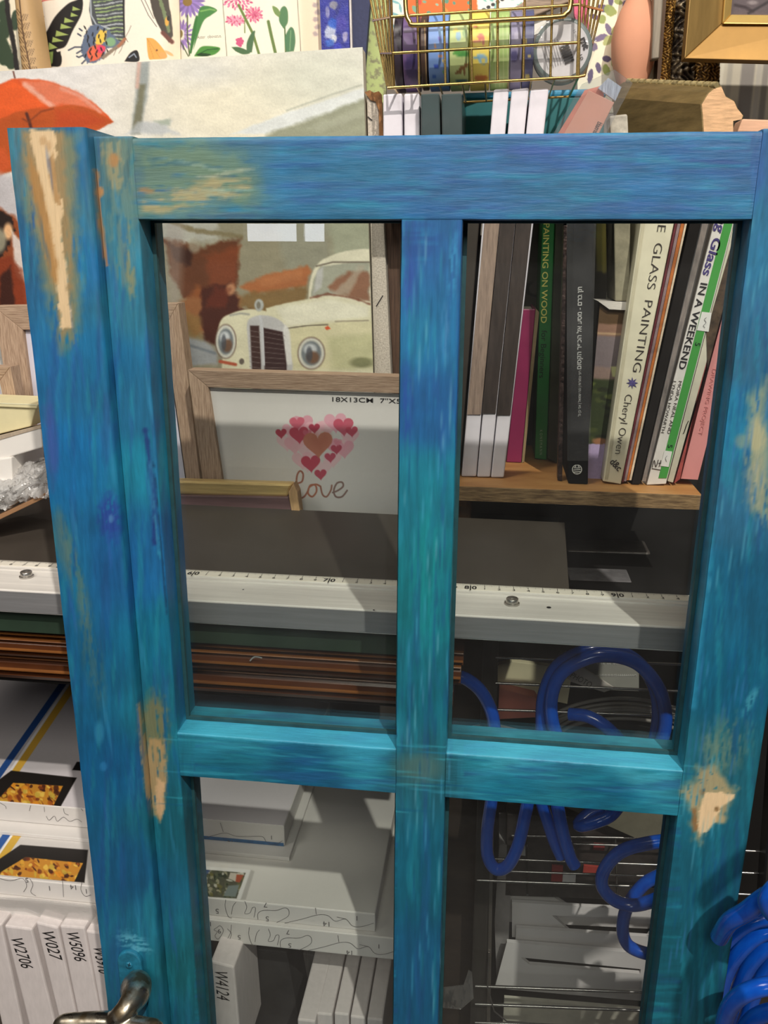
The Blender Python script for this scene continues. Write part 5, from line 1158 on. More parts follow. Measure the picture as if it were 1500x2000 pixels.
for k in range(5):
    yy = .066+[-.008, 0, .002, .001, .001][k]
    a = topp(fxs[k]+1, 1975+k*3+(22 if k == 0 else 0), zS); b = topp(fxs[k+1]-1, 1977+k*3+(22 if k == 0 else 0), zS)
    t = thing('standing_canvas', labs[k], 'canvas', ((a[0]+b[0])/2, yy+.1, zS-.25), 'five white canvases standing at lower centre')
    boxw('wrapped_canvas', a[0], b[0]-.0004, yy, yy+.20, zS-.25, zS-.0002*k, spine, t, .0014)

# ------------------------------------------------------------------ wire rack behind the right panes
wire = pm('dark chrome wire', (150, 148, 146), .25, .9, var=.1)
pst = pm('dark steel post', (74, 70, 66), .4, .5, var=.2, scale=20, stretch=(4, 4, .4), bump=.1)
YR = .168
rk = thing('wire_rack', 'chrome wire shelving rack with a dark square post behind the right panes', 'rack', (W(1100, 1900, YR)[0], YR+.08, 0))
def cyl(pts, r): return (pts, r, False)
pa, pb = W(960, 1255, YR+.004), W(938, 2080, YR+.004)
slab('post', [(943,1245),(974,1245),(953,2080),(915,2080)], YR+.002, .02, pst, rk, .001)
slab('post_highlight_edge', [(960,1500),(966,1500),(956,2080),(949,2080)], YR-.0005, .002, pm('painted steel highlight', (120, 114, 108), .35, .7), rk, 0)  # paler strip standing in for a highlight along the post edge
YW2 = YR-.002
wires = []
for (y0, y1) in ((1284, 1299), (1334, 1352), (1386, 1400)):
    wires.append(cyl([W(968, y0, YW2), W(1420, y1+2, YW2)], .0011))
join_tubes('upper_basket_wires', wires, wire, rk)
zt1 = W(1000, 1712, YW2)[2]
wires = [cyl([W(932, 1719, YW2), W(1420, 1738, YW2)], .0013), cyl([W(932, 1676, YW2+.03), W(1420, 1694, YW2+.03)], .0011), cyl([W(1000, 1632, YW2+.07), W(1420, 1640, YW2+.07)], .0013), cyl([W(940, 1700, YW2+.02), W(1420, 1716, YW2+.02)], .0010), cyl([W(1120, 1648, YW2+.06), W(1420, 1658, YW2+.06)], .0010)]
for x in (1030, 1205, 1390): wires.append(cyl([W(x, 1748, YW2), W(x-3, 1640, YW2+.07)], .0009))
join_tubes('middle_basket_wires', wires, wire, rk)
wires = [cyl([W(928, 1926, YW2), W(1420, 1944, YW2)], .0015), cyl([W(928, 1961, YW2-.002), W(1420, 1980, YW2-.002)], .0015), cyl([W(928, 1997, YW2-.004), W(1420, 2016, YW2-.004)], .0014), cyl([W(955, 1860, YW2), W(952, 1925, YW2-.002), W(965, 1975, YW2-.004), W(990, 1995, YW2), W(1100, 2003, YW2)], .0007)]
join_tubes('lower_basket_wires', wires, wire, rk)
film2 = clear('loose clinging film', (.95, .95, .95), .05, 2.5, 1.5, bump=.5, milky=.06)
o = slab('loose_film', [(862,1930),(905,1925),(915,1895),(922,1900),(925,1950),(900,1972),(862,1968)], YR-.012, .001, film2, None, 0); tag(o, 'loose clear film stuck to the dark post, bottom right pane', 'plastic film')
# behind the rack: dark side
o = slab('dark_cabinet_side', [(850,1250),(945,1255),(925,2080),(850,2080)], .20, .16, pm('dark brown board', (54, 44, 36), .6, var=.3, scale=18, stretch=(1, 1, 3)), None, 0); tag(o, 'dark brown cabinet side between the panes, left of the steel post', 'cabinet')
# upper tier contents
Yp = .215
def card(name, quad, Y, col, label, cat, depth=.003, rough=.7, m=None):
    o = slab(name, quad, Y, depth, m or pm('card %d %d %d' % col, col, rough, var=.06, scale=30), None, .0003); tag(o, label, cat); return o
card('envelope', [(968,1300),(1000,1292),(1080,1302),(1115,1330),(1108,1375),(1000,1352),(966,1330)], Yp+.012, (226, 216, 180), 'cream envelope lying in the upper wire basket', 'envelope', .006)
sn = card('gift_box', [(1098,1290),(1248,1296),(1248,1350),(1150,1346),(1098,1316)], Yp+.02, (150, 150, 142), 'grey card box with white snow speckles behind the hose ring', 'box', .02)
sn.parent = None
fl_ = thing('photo_packet', 'white packet with the word PHOTO in the wire basket', 'packet', W(1140, 1340, Yp+.012))
slab('paper', [(1112,1304),(1126,1296),(1200,1345),(1180,1352),(1110,1330)], Yp+.013, .003, pm('white packet paper', (206, 200, 192), .6), fl_, 0)
text('word_lettering', 'PHOTO', (1113, 1322), (1152, 1343), 12, Yp+.0125, pm('ink print', (34, 30, 34)), fl_, bold=.0)
ss = []
for k in range(60):
    cx = 1165+(k*37) % 78; cy = 1296+(k*23) % 46; 
    if (k % 3) or cx > 1200: ss += [[(cx-2, cy), (cx+2, cy+.5)], [(cx, cy-2), (cx+.5, cy+2)]]
ribbons('snow_print', ss, lambda a, b: W(a, b, Yp+.0194), .0005, pm('white sparkle', (230, 230, 224), .5), sn)
card('pink_box', [(975,1345),(1045,1362),(1070,1400),(972,1405)], Yp, (196, 118, 104), 'salmon pink box in the upper wire basket', 'box', .02)
card('grey_card', [(900,1425),(960,1415),(1040,1435),(1040,1470),(890,1470)], Yp-.02, (176, 172, 170), 'grey card just above the blue rail in the right pane', 'card', .004)
dsk = thing('cable_coil', 'pile of grey cable loops lying behind the blue hose ring', 'cable', W(1200, 1440, Yp+.02))
tb = []
for k, (rx, ry, cy) in enumerate([(158,76,1440),(150,66,1440),(140,58,1440),(132,50,1441),(170,66,1452),(122,40,1443)]):
    tb.append(([W(1212+rx*math.cos(a), cy-ry*math.sin(a), Yp+.012+.004*(k % 2)) for a in np.linspace(.05, math.pi-.05, 16)], .0017, True))
join_tubes('loops', tb, pm('grey cable', (128, 124, 118), .5, var=.15), dsk, seg=8)
card('black_album', [(1070,1395),(1345,1400),(1345,1480),(1060,1480)], Yp+.03, (40, 38, 38), 'black album behind the grey cable loops', 'album', .02)
# middle tier: dark packs with red and white print
dk_ = pm('dark printed packs', (60, 54, 52), .4, var=.5, scale=40, bump=.2)
o = slab('dark_packs', [(990,1590),(1300,1602),(1290,1760),(985,1750)], YR+.075, .02, dk_, None, .001); tag(o, 'dark printed packs inside the middle wire basket', 'packets')
for q, col, lab in (([(1078,1690),(1100,1692),(1098,1724),(1076,1722)], (150,46,44), 'small red label in the middle wire basket'), ([(1100,1705),(1125,1707),(1124,1726),(1098,1724)], (226,222,220), 'small white label beside the red one'), ([(1140,1690),(1170,1693),(1168,1708),(1138,1705)], (170,60,50), 'second red label further right in the basket'), ([(1000,1650),(1030,1652),(1026,1672),(996,1668)], (206,204,204), 'white paper corner at the left of the middle basket'), ([(1160,1648),(1182,1650),(1180,1662),(1158,1660)], (140,50,50), 'dark red label near the basket top')):
    card('label_card', q, YR+.068, col, lab, 'label', .002)
fd = slab('grey_folder', [(1090,1570),(1300,1580),(1300,1642),(1240,1636)], YR+.06, .004, pm('olive grey card', (120, 116, 100), .6, var=.2, scale=20), None, 0); tag(fd, 'olive grey folder slanting behind the hose in the lower right pane', 'folder')
# picture mats, bevelled windows, lying in a slanted pile
matc = pm('white mat board', (222, 218, 218), .7, var=.05, scale=12)
def matb(label, outer, inner, Y, depth):
    """front-leaning mat: frame of card round a window"""
    o = [W(*p, Y) for p in outer]; i = [W(*p, Y) for p in inner]; t = None
    V = o+i; V2 = [v+np.array((0, depth, 0)) for v in V]; Fc = []
    for k in range(4):
        j = (k+1) % 4; Fc += [(k, j, 4+j, 4+k), (8+k, 12+k, 12+j, 8+j), (k, 8+k, 8+j, j), (4+k, 4+j, 12+j, 12+k)]
    ob_ = pmesh('picture_mat', V+V2, Fc, matc, None, 0); return tag(ob_, label, 'mat', 'white picture mats in the wire rack')
matb('white picture mat, rearmost of the pile, top edge in view', [(992,1735),(1300,1750),(1290,1815),(985,1800)], [(1080,1751),(1270,1760),(1270,1775),(1110,1770)], .262, .004)
matb('white picture mat with dark slanted window, second from the back', [(1000,1762),(1300,1780),(1290,1850),(1000,1830)], [(1078,1788),(1290,1797),(1262,1833),(1114,1820)], .247, .004)
matb('white picture mat, third from the back, above the widest one', [(1008,1812),(1300,1832),(1290,1880),(1006,1862)], [(1040,1858),(1250,1866),(1250,1870),(1050,1862)], .236, .004)
matb('widest white picture mat at the front of the pile', [(990,1840),(1300,1866),(1290,1958),(966,1930)], [(1017,1870),(1252,1893),(1250,1902),(1034,1884)], .224, .004)
o = slab('grey_card', [(975,1650),(1000,1650),(992,1880),(970,1920),(966,1800)], .243, .05, pm('grey card side', (150, 146, 146), .7), None, 0); tag(o, 'grey card standing at the left of the mat pile', 'card')
o = slab('cream_card', [(985,1950),(1290,1976),(1290,2060),(980,2040)], .21, .004, pm('cream card low', (196, 192, 178), .7), None, 0); tag(o, 'cream card in the lowest wire basket', 'card')
o = slab('rack_back', [(960,1240),(1460,1260),(1440,2100),(940,2100)], .33, .01, pm('near black board', (22, 20, 19)), None, 0); tag(o, 'black panel behind the wire rack', 'panel')

# ------------------------------------------------------------------ blue air hose
hose = bpy.data.materials.new('blue plastic hose'); hose.use_nodes = True; hbn = hose.node_tree.nodes['Principled BSDF']
hbn.inputs['Base Color'].default_value = (*lin((14, 80, 190)), 1); hbn.inputs['Roughness'].default_value = .22; hbn.inputs['Coat Weight'].default_value = .6; hbn.inputs['Coat Roughness'].default_value = .05
_t = hose.node_tree; _q = _t.nodes.new('ShaderNodeTexNoise'); _q.inputs['Scale'].default_value = 8; _c = _t.nodes.new('ShaderNodeValToRGB'); _c.color_ramp.elements[0].color = (*lin((10, 62, 168)), 1); _c.color_ramp.elements[1].color = (*lin((20, 100, 214)), 1)
_t.links.new(_q.outputs['Fac'], _c.inputs[0]); _t.links.new(_c.outputs[0], hbn.inputs['Base Color'])
HR = .0053
ah = thing('air_hose', 'coiled blue plastic air hose hanging behind the right panes', 'hose', W(1150, 2000, .145))
def P(px, py, Y): return W(px, py, Y)
r1 = [(1058,1470,.150),(1058,1420,.150),(1062,1360,.149),(1085,1305,.148),(1130,1276,.147),(1180,1270,.146),(1230,1282,.146),(1268,1320,.146),(1285,1370,.147),(1282,1430,.148),(1262,1480,.149),(1200,1500,.150),(1120,1480,.146),(1085,1430,.142),(1076,1370,.140),(1094,1318,.138),(1140,1288,.137),(1190,1280,.136),(1245,1296,.136),(1284,1340,.136),(1299,1390,.137),(1294,1440,.138),(1270,1480,.139)]
tube('hose_run', [P(*q) for q in r1], HR, hose, ah, seg=16)
r2 = [(870,1330,.142),(900,1322,.143),(935,1345,.144),(958,1385,.145),(966,1430,.146),(966,1500,.146),(960,1560,.145),(952,1620,.143),(952,1670,.142),(968,1697,.141),(992,1690,.140),(1012,1650,.140),(1026,1590,.141),(1036,1540,.142),(1044,1530,.143),(1062,1580,.144),(1082,1640,.145),(1096,1672,.146)]
tube('hose_run', [P(*q) for q in r2], HR, hose, ah, seg=16)
r3 = [(1070,1500,.138),(1086,1560,.138),(1098,1620,.138),(1112,1670,.138),(1122,1690,.139)]
tube('hose_run', [P(*q) for q in r3], HR, hose, ah, seg=16)
r4 = [(1112,1395,.165),(1150,1400,.160),(1190,1425,.156),(1225,1470,.154),(1228,1530,.150),(1200,1585,.150),(1165,1605,.149),(1130,1612,.152),(1150,1590,.158),(1185,1575,.16)]
tube('hose_run', [P(*q) for q in r4], HR, hose, ah, seg=16)
r5 = [(1330,1640,.124),(1270,1646,.126),(1215,1662,.130),(1182,1695,.134),(1176,1730,.136),(1200,1758,.136),(1240,1768,.134),(1290,1752,.130),(1330,1720,.128)]
tube('hose_run', [P(*q) for q in r5], HR, hose, ah, seg=16)
r6 = [(1300,1705,.15),(1260,1725,.150),(1228,1765,.148),(1216,1810,.146),(1226,1845,.144),(1262,1862,.142),(1300,1862,.14)]
tube('hose_run', [P(*q) for q in r6], HR, hose, ah, seg=16)
# the near coil, hanging right of the sash and partly in front of it
nh = thing('air_hose', 'near coil of bright blue hose at the lower right corner', 'hose', W(1470, 2060, .01))
n1 = [(1375,1775,.070),(1398,1800,.060),(1392,1850,.055),(1372,1900,.050),(1366,1960,.05),(1380,2040,.05)]
tube('hose_run', [P(*q) for q in n1], HR, hose, nh, seg=16)
for k, (dx, dy, yy) in enumerate([(0, 0, .036), (22, 28, .040), (46, 52, .044), (70, 78, .048)]):
    tube('hose_run', [P(1376+dx*.6, 1960+dy*2, yy+.012), P(1392+dx, 1880+dy*1.2, yy+.006), P(1425+dx*.9, 1830+dy, yy+.002), P(1480+dx*.7, 1795+dy*.9, yy), P(1560, 1790+dy, yy)], HR, hose, nh, seg=16)
tube('hose_run', [P(1405,1830,-.016), P(1425,1800,-.028), P(1458,1780,-.036), P(1495,1752,-.040), P(1560,1720,-.042)], HR*1.0, hose, nh, seg=20)
tube('hose_run', [P(1560,1700,-.050), P(1512,1738,-.052), P(1500,1768,-.050), P(1530,1800,-.046), P(1580,1810,-.046)], HR, hose, nh, seg=20)
tube('hose_run', [P(1412,2060,-.018), P(1414,2000,-.024), P(1430,1960,-.030), P(1465,1935,-.034), P(1520,1925,-.036), P(1600,1940,-.036)], HR, hose, nh, seg=20)
tube('hose_run', [P(1440,2080,-.004), P(1450,2020,-.010), P(1480,1985,-.016), P(1540,1972,-.018), P(1600,1980,-.018)], HR, hose, nh, seg=20)
# the coil goes on out of the picture, nearer the camera; its loops shade the right stile
_L = np.array((.4, -1.0, 1.28))
for pts_, s_ in (([(1520,1690),(1440,1745),(1372,1790),(1332,1850),(1316,1900),(1330,1965),(1400,1935),(1500,1905)], .13), ([(1560,1560),(1480,1590),(1400,1640),(1340,1700)], .16)):
    tube('hose_run', [W(a, b, 0)+_L*s_ for a, b in pts_], HR*(1.3 if s_ < .15 else 1.0), hose, nh, seg=16)
# dark post and wires seen past the right edge of the sash
ro = thing('wire_rack', 'black wire rack upright at the right picture edge', 'rack', W(1480, 1900, .12))
slab('upright', [(1530,1250),(1580,1250),(1520,2100),(1465,2100)], .11, .02, pst, ro, .003)
join_tubes('wires', [cyl([W(1420, y, .125), W(1600, y+8, .125)], .0011) for y in (1660, 1703, 1745)], wire, ro)
o = slab('black_board', [(1440,1160),(1620,1160),(1600,2100),(1400,2100)], .262, .01, pm('near black board', (22, 20, 19)), None, 0); tag(o, 'black board at the right picture edge behind the hose', 'panel')

# ------------------------------------------------------------------ gold wire basket with tapes
gold = pm('brass wire', (214, 182, 112), .25, .95, var=.06)
YK = .2235; DK = .10
bk = thing('wire_basket', 'brass wire basket holding decorative tapes, standing on the white canvases', 'basket', W(950, 172, YK)+np.array((0, DK/2, 0)))
R_ = .0009
front = []; zbk = W(950, 166, YK)[2]
def fp(px, py): return W(px, py, YK)
hz = [[(757,172),(770,171),(1130,150),(1143,147)], [(767,104),(1127,83)], [(764,33),(1131,9)], [(762,-40),(1136,-60)]]
for h in hz: front.append(cyl([fp(*p) for p in h], R_*1.15))
for a, b in ((770,762),(819,813),(870,865),(922,918),(972,972),(1022,1026),(1075,1080),(1127,1134)): front.append(cyl([fp(a, 171-(a-770)*.06), fp(b, -60)], R_))
join_tubes('front_grid', front, gold, bk)
side = []
dB = np.array((0, DK, 0))
bl, br_ = fp(770, 171), fp(1130, 150); tl, tr = fp(762, -60), fp(1134, -60)
bl2, br2 = bl+dB*.8, br_+dB*.8
wl = W(735, -60, YK+DK*.9); wr = W(1165, -60, YK+DK*.9)
for k in range(6):
    f = k/5
    a = bl*(1-f)+W(764, 168, YK+DK*.8)*f; b = W(762, -60, YK)*(1-f)+W(712, -60, YK+DK*.55)*f
    side.append(cyl([W(770-f*14, 171-f*3, YK+f*.07), W(762-f*50, -60, YK+f*.07)], R_))
    side.append(cyl([W(1130+f*12, 150-f*2, YK+f*.07), W(1134+f*58, -60, YK+f*.07)], R_))
for y0, y1, x1 in ((30, 44, 728), (100, 100, 740)):
    pass
for (xa, ya), (xb, yb) in (((764,33),(729,40)), ((767,104),(744,104)), ((1131,9),(1176,20)), ((1128,83),(1158,84))): side.append(cyl([fp(xa, ya), W(xb, yb, YK+.07)], R_))
for k in range(9):
    f = k/8; side.append(cyl([bl*(1-f)+br_*f, (bl*(1-f)+br_*f)+dB*.8], R_*.8))
side.append(cyl([bl, bl+dB*.8], R_)); side.append(cyl([br_, br_+dB*.8], R_)); side.append(cyl([bl+dB*.8, br_+dB*.8], R_))
for a, b in ((775,762),(850,845),(930,925),(1010,1012),(1090,1100)): side.append(cyl([W(a, 150, YK+DK*.8), W(b, -60, YK+DK*.8)], R_*.8))
join_tubes('side_and_base_grid', side, gold, bk)
tube('handle', [W(791,-40,YK-.004), W(793,20,YK-.005), W(800,42,YK-.006), W(818,49,YK-.006), W(950,41,YK-.006), W(1085,33,YK-.006), W(1105,27,YK-.006), W(1114,12,YK-.005), W(1116,-40,YK-.004)], .0017, gold, bk, seg=14)
tape_m = am('glossy paper tape', .35, (1, 1, 1), 300, .03, 0)
def tape(label, x0, x1, py, R, Yc, fn, grp='decorative tapes in the brass basket'):
    c0 = W(x0, py, Yc); c1 = W(x1, py-(x1-x0)*.05, Yc); L = np.linalg.norm(c1-c0)
    t = thing('washi_tape', label, 'tape', (c0+c1)/2-np.array((0, 0, R)), grp)
    n = int(L/.0005)+3; ri = R*.62
    pr = [(ri, 0), (R-.0006, 0)]+[(R, .0004+(L-.0008)*k/(n-1)) for k in range(n)]+[(R-.0006, L), (ri, L)]
    lathe('tape_roll', pr, c0, c1-c0, tape_m, t, seg=110, closed=True, colf=fn)
    lathe('core', [(ri-.0008, .0003), (ri, .0003), (ri, L-.0003), (ri-.0008, L-.0003)], c0, c1-c0, pm('brown core', (112, 84, 64), .8), t, seg=48, closed=True)
    return t
def tf(base, blobs=(), bands=()):
    def f(x, y):
        p = Paint(x, y, base)
        for b in blobs: p.ell(*b[:4], b[4], b[5] if len(b) > 5 else 0, .35, .9, .2, 5)
        for b in bands: p.line(*b)
        return p.c
    return f
Yt = YK+.034; RT = .0265
tape('dark purple tape standing at the left end of the basket', 776, 792, 108, RT, Yt+.004, tf((62, 54, 66)))
tape('purple tape, second from left in the basket', 793, 822, 106, RT, Yt, tf((112, 88, 136), [(800,80,14,30,(96,74,116)),(812,130,20,30,(70,60,104))]))
tape('dark brown thin tape beside the purple one', 826, 838, 105, RT*.96, Yt, tf((82, 64, 58), bands=[([(829,40),(833,165)], 1.5, (190,160,110))]))
tape('sky blue tape with small blue and orange dots', 841, 879, 104, RT, Yt, tf((128, 162, 222), [(852,130,5,5,(60,90,200)),(860,110,4,3,(230,160,90)),(868,140,4,4,(110,180,120)),(850,90,3,3,(230,170,120)),(858,75,3,4,(120,110,200)),(870,85,4,3,(160,130,210)),(848,150,4,4,(70,110,200)),(866,120,3,3,(240,210,120)),(862,60,6,8,(150,190,230))]))
tape('pale green tape with a brown dog and trees', 881, 917, 103, RT, Yt, tf((200, 216, 150), [(895,70,5,9,(150,190,220)),(903,105,13,7,(70,140,70)),(892,104,8,5,(90,160,80)),(905,132,10,4,(140,100,62),-30),(899,138,3,7,(140,100,62)),(911,126,4,4,(140,100,62)),(907,140,2,7,(140,100,62)),(893,142,5,3,(140,100,62),-40),(902,158,12,4,(70,110,120)),(890,60,6,4,(240,220,120)),(908,64,5,9,(150,180,130))]))
tape('yellow tape with a pale blue elephant', 919, 956, 102, RT, Yt, tf((240, 220, 110), [(937,110,6,6,(140,190,220)),(943,116,9,9,(150,196,226)),(944,118,4,4,(240,220,110)),(930,112,6,3,(120,180,210)),(939,72,7,6,(220,120,110)),(932,80,9,3,(220,120,110)),(944,80,3,9,(220,130,120)),(940,152,13,6,(206,120,66)),(928,52,4,3,(226,110,90))]))
tape('light green tape with thin cream checks', 958, 994, 101, RT, Yt, tf((168, 196, 122), bands=[([(x, 30), (x+2, 170)], 1.2, (206,220,160)) for x in (966, 974, 982, 990)]+[([(955, y), (1000, y-2)], 1.0, (200,216,150)) for y in range(45, 170, 12)]))
tape('grey lilac tape with one dark flower', 996, 1018, 100, RT, Yt, tf((140, 136, 166), [(1004,110,7,12,(84,80,120)),(1010,70,6,9,(170,166,190))]))
tape('slate blue tape with small yellow flowers', 1020, 1040, 99, RT, Yt, tf((92, 96, 132), [(1026,80,4,4,(226,206,110)),(1030,150,5,5,(206,196,110)),(1034,110,3,3,(226,210,140))]))
# the big roll facing the camera
mt = thing('washi_tape', 'tape roll turned to show its round white barcode label', 'tape', W(1098, 155, YK+.012), 'decorative tapes in the brass basket')
cmt = W(1099, 97, YK+.010); rr = 58*msize(1099, 97, YK+.01)
lathe('tape_roll', [(rr*.86, 0), (rr*.98, 0), (rr, .0006), (rr, .0146), (rr*.98, .015), (rr*.86, .015)], cmt, (0, 1, 0), pm('teal grey tape', (118, 134, 132), .4, var=.1), mt, seg=64, closed=True)
dsk_ = [cmt+np.array((rr*.87*math.cos(a), -.0002, rr*.87*math.sin(a))) for a in np.linspace(0, 2*math.pi, 49)[:-1]]
prism('paper_label', dsk_, (0, .001, 0), pm('white paper label', (232, 230, 232), .45, var=.02), mt)
wrapf = [cmt+np.array((rr*1.1*math.cos(a)*(1+.05*math.sin(5*a)), -.0022, rr*1.08*math.sin(a)*(1+.05*math.cos(4*a)))) for a in np.linspace(0, 2*math.pi, 49)[:-1]]
prism('clear_wrap', wrapf, (0, .0004, 0), clear('tape wrap film', (.97, .97, .97), .06, 1.5, 1.45, bump=.6, milky=.03), mt)
YL = YK+.0096
text('word_lettering', 'mt', (1133, 76), (1141, 98), 12, YL, ink, mt, bold=.04)
bars = []
for k in range(22):
    f = k/21; w_ = [.0003, .0006, .0009][(k*7) % 3]
    bars.append(([(1092+f*12, 92+f*34), (1110+f*12, 84+f*34)], w_))
for w_ in (.0003, .0006, .0009): ribbons('barcode', [b[0] for b in bars if b[1] == w_], lambda a, b: W(a, b, YL-.0005), w_*.8, ink, mt)
tl_ = []
for k in range(7): tl_.append([(1058+k*5, 88-k*2), (1071+k*5, 136-k*2)])
ribbons('small_print', tl_, lambda a, b: W(a, b, YL-.0005), .0003, pm('grey print', (130, 130, 130)), mt)
text('size_lettering', '15 mm', (1119, 60), (1126, 78), 5, YL, pm('grey print', (130, 130, 130)), mt); text('price_lettering', '10', (1131, 108), (1134, 118), 6, YL, ink, mt)
# notebooks and papers behind / in the basket
def floral(x, y):
    p = Paint(x, y, (240, 238, 230)); p.poly([(790,-40),(930,-40),(934,20),(905,35),(860,44),(790,46)], (240, 112, 46), 2, 1, 4)
    r = random.Random(4)
    for k in range(46):
        cx, cy = r.uniform(790, 925), r.uniform(-30, 44); p.ell(cx, cy, r.uniform(3, 9), r.uniform(2, 5), r.choice([(120,176,150),(232,70,60),(90,150,130),(246,150,60),(150,196,170)]), r.uniform(0, 180), .3, .95, .25, 6)
    for k in range(12): p.ell(900+k*9, 44-k*5, 4, 3.4, (44,46,50), 0, .3)
    for k in range(30): p.ell(r.uniform(925, 1040), r.uniform(-30, 30), r.uniform(3, 8), 2, (120,190,180), r.uniform(0, 180), .3, .9)
    for k in range(16): p.ell(772+(k % 2)*10, -20+k*12, 9, 2.5, (120,184,190), (k % 2)*60+20, .3, .9)
    return p.c
o = panel('floral_paper', [(764,-60),(1070,-60),(1066,60),(766,170)], YK+.075, .002, floral, print_m, None, 1.5); tag(o, 'orange and teal floral paper inside the brass basket', 'paper')
o = slab('striped_notebook', [(930,60),(1060,-20),(1120,-30),(1120,0),(960,66)], YK+.068, .006, pm('brown grey paper block', (160, 140, 122), .7, var=.35, scale=60, stretch=(1, 8, 8)), None, .001); tag(o, 'grey brown notebook lying slanted in the basket', 'notebook')
def flo2(x, y):
    p = Paint(x, y, (240, 232, 206)); r = random.Random(9)
    for k in range(34): p.ell(1150+(k*43) % 90, -30+(k*29) % 215, r.uniform(7, 15), r.uniform(5, 10), [(146,160,84),(86,74,108),(170,176,110),(110,96,130)][k % 4], r.uniform(0, 180), .15, .95, .25, 8)
    return p.c
o = panel('leaf_paper', [(1128,-60),(1290,-60),(1290,220),(1128,220)], .36, .006, flo2, print_m, None, 1.5); tag(o, 'cream paper with green and plum leaves right of the basket', 'paper')
o = slab('pink_notebook', [(1118,-60),(1150,-60),(1150,80),(1140,84),(1122,30)], YK+.085, .006, pm('hot pink print', (220, 96, 130), .6, var=.4, scale=90), None, 0); tag(o, 'pink patterned card at the right inside of the basket', 'card')
def lin_pt(px, py, Y): return W(px, py, Y)
vz = [(1242,-40,22),(1240,0,24),(1238,22,34),(1237,50,43),(1236,80,47),(1238,115,44),(1242,145,36),(1245,172,26),(1246,190,22)]
ms_ = msize(1240, 80, .33); cx_ = W(1240, 80, .345)
vs_ = tag(lathe('vase', [(r*ms_, W(x, y, .345)[2]-cx_[2]) for x, y, r in vz[::-1]], cx_, (0, 0, 1), pm('matte peach clay', (222, 158, 126), .8, var=.06, scale=12, bump=.1), None, seg=64), 'smooth matte peach vase between leaf paper and ornate frame', 'vase')
# teal box behind the canvases
tb_ = thing('teal_box', 'teal box with sky blue lid standing behind the white canvases', 'box', W(1040, 330, .23)); 
slab('box_body', [(906,190),(1180,186),(1180,330),(906,330)], .338, .04, pm('teal painted box', (30, 108, 112), .5, var=.15, scale=12), tb_, .002)
slab('lid', [(902,181),(1186,172),(1186,187),(902,192)], .336, .044, pm('sky blue lid', (60, 150, 190), .45, var=.12, scale=20), tb_, .002)
def mini2(label, q, m): 
    P_ = [W(*v, .24) for v in q]; t = thing('stretched_canvas', label, 'canvas', (P_[2]+P_[3])/2); prism('canvas', P_, (0, .05, 0), m, t, .0012)
mini2('white blank canvas touching the torn kraft tape', [(748,184),(785,182),(786,420),(749,420)], wht)
mini2('white blank canvas, second right of the torn kraft tape', [(789,183),(819,182),(822,420),(790,420)], wht)
for q, lab in (([(822,184),(858,182),(864,420),(824,420)], 'dark teal packet in clear film right of two white canvases'), ([(862,184),(902,182),(904,420),(866,420)], 'second dark teal packet in clear film, under the basket')):
    P_ = [W(*v, .2265) for v in q]; t = thing('film_packet', lab, 'packet', (P_[2]+P_[3])/2); prism('contents', P_, (0, .09, 0), pm('dark teal glass', (44, 74, 74), .3, var=.3, scale=12), t, .001); slab('film', q, .2255, .0005, clear('crackling film', (.97, .97, .97), .05, 1.5, 1.45, bump=.35, milky=.03), t, 0)
# pink packet leaning
pkk = thing('leaning_packet', 'salmon pink paper packet in a clear sleeve leaning right', 'packet', W(1140, 300, .22))
slab('pink_paper', [(1150,176),(1200,200),(1155,290),(1085,290)], .2045, .006, pm('salmon paper', (240, 178, 154), .7, var=.03), pkk, .0004)
slab('pink_back', [(1142,176),(1172,168),(1180,186),(1110,290),(1072,290)], .2115, .004, pm('salmon shade paper', (214, 140, 120), .7), pkk, 0)
slab('blue_sheets', [(1168,172),(1188,152),(1214,170),(1202,197)], .2075, .003, pm('pale blue white sheets', (196, 206, 222), .6, var=.3, scale=90, stretch=(8, 1, 1)), pkk, 0)
slab('clear_sleeve', [(1064,290),(1136,165),(1200,136),(1236,162),(1190,250),(1172,290)], .2025, .0006, clear('sleeve film', (.93, .94, .95), .04, 2.2, 1.5, bump=.3, milky=.06), pkk, 0)
text('word_lettering', 'bambino', (1168, 237), (1150, 275), 10, .2038, ink, pkk, bold=.01)
# big gilt moulding with a sawn end, and small white one
def gm(px, py, Y): return W(px, py, Y)
em = thing('gilt_moulding', 'broad dull gold moulding offcut with a pale sawn end', 'moulding', W(1330, 262, .25))
endp = [(1375,290),(1371,226),(1369,204),(1383,181),(1395,171),(1409,167),(1418,188),(1435,197),(1441,211),(1453,226),(1450,234),(1433,237),(1433,290)]
Ep = [W(x, y, .225) for x, y in endp]
vecm = W(1222, 160, .30)-W(1400, 170, .225)
shp = [np.asarray(v) for v in Ep]
prism('gilt_body', [v+vecm*.004 for v in Ep], vecm, pm('dull antique gold', (150, 130, 88), .34, .55, var=.25, scale=18, stretch=(2, 2, 9), bump=.2), em)
c_ = np.mean(Ep, axis=0); prism('sawn_end', [c_+(v-c_)*.95 for v in Ep], vecm*.006, pm('pale end grain', (224, 180, 136), .8, var=.16, scale=110, stretch=(1, 1, 5), bump=.4), em)
tops = [W(1400+(1222-1400)*f, 168+(160-168)*f, .2248+(.30-.2248)*f)+np.array((0, 0, .0006)) for f in np.linspace(0, 1, 15)]
join_tubes('carved_beads', [([tops[k], tops[k]+(tops[k+1]-tops[k])*.7], .0022, False) for k in range(14)], pm('rubbed gold beads', (206, 190, 140), .35, .5, var=.3, scale=200), em)
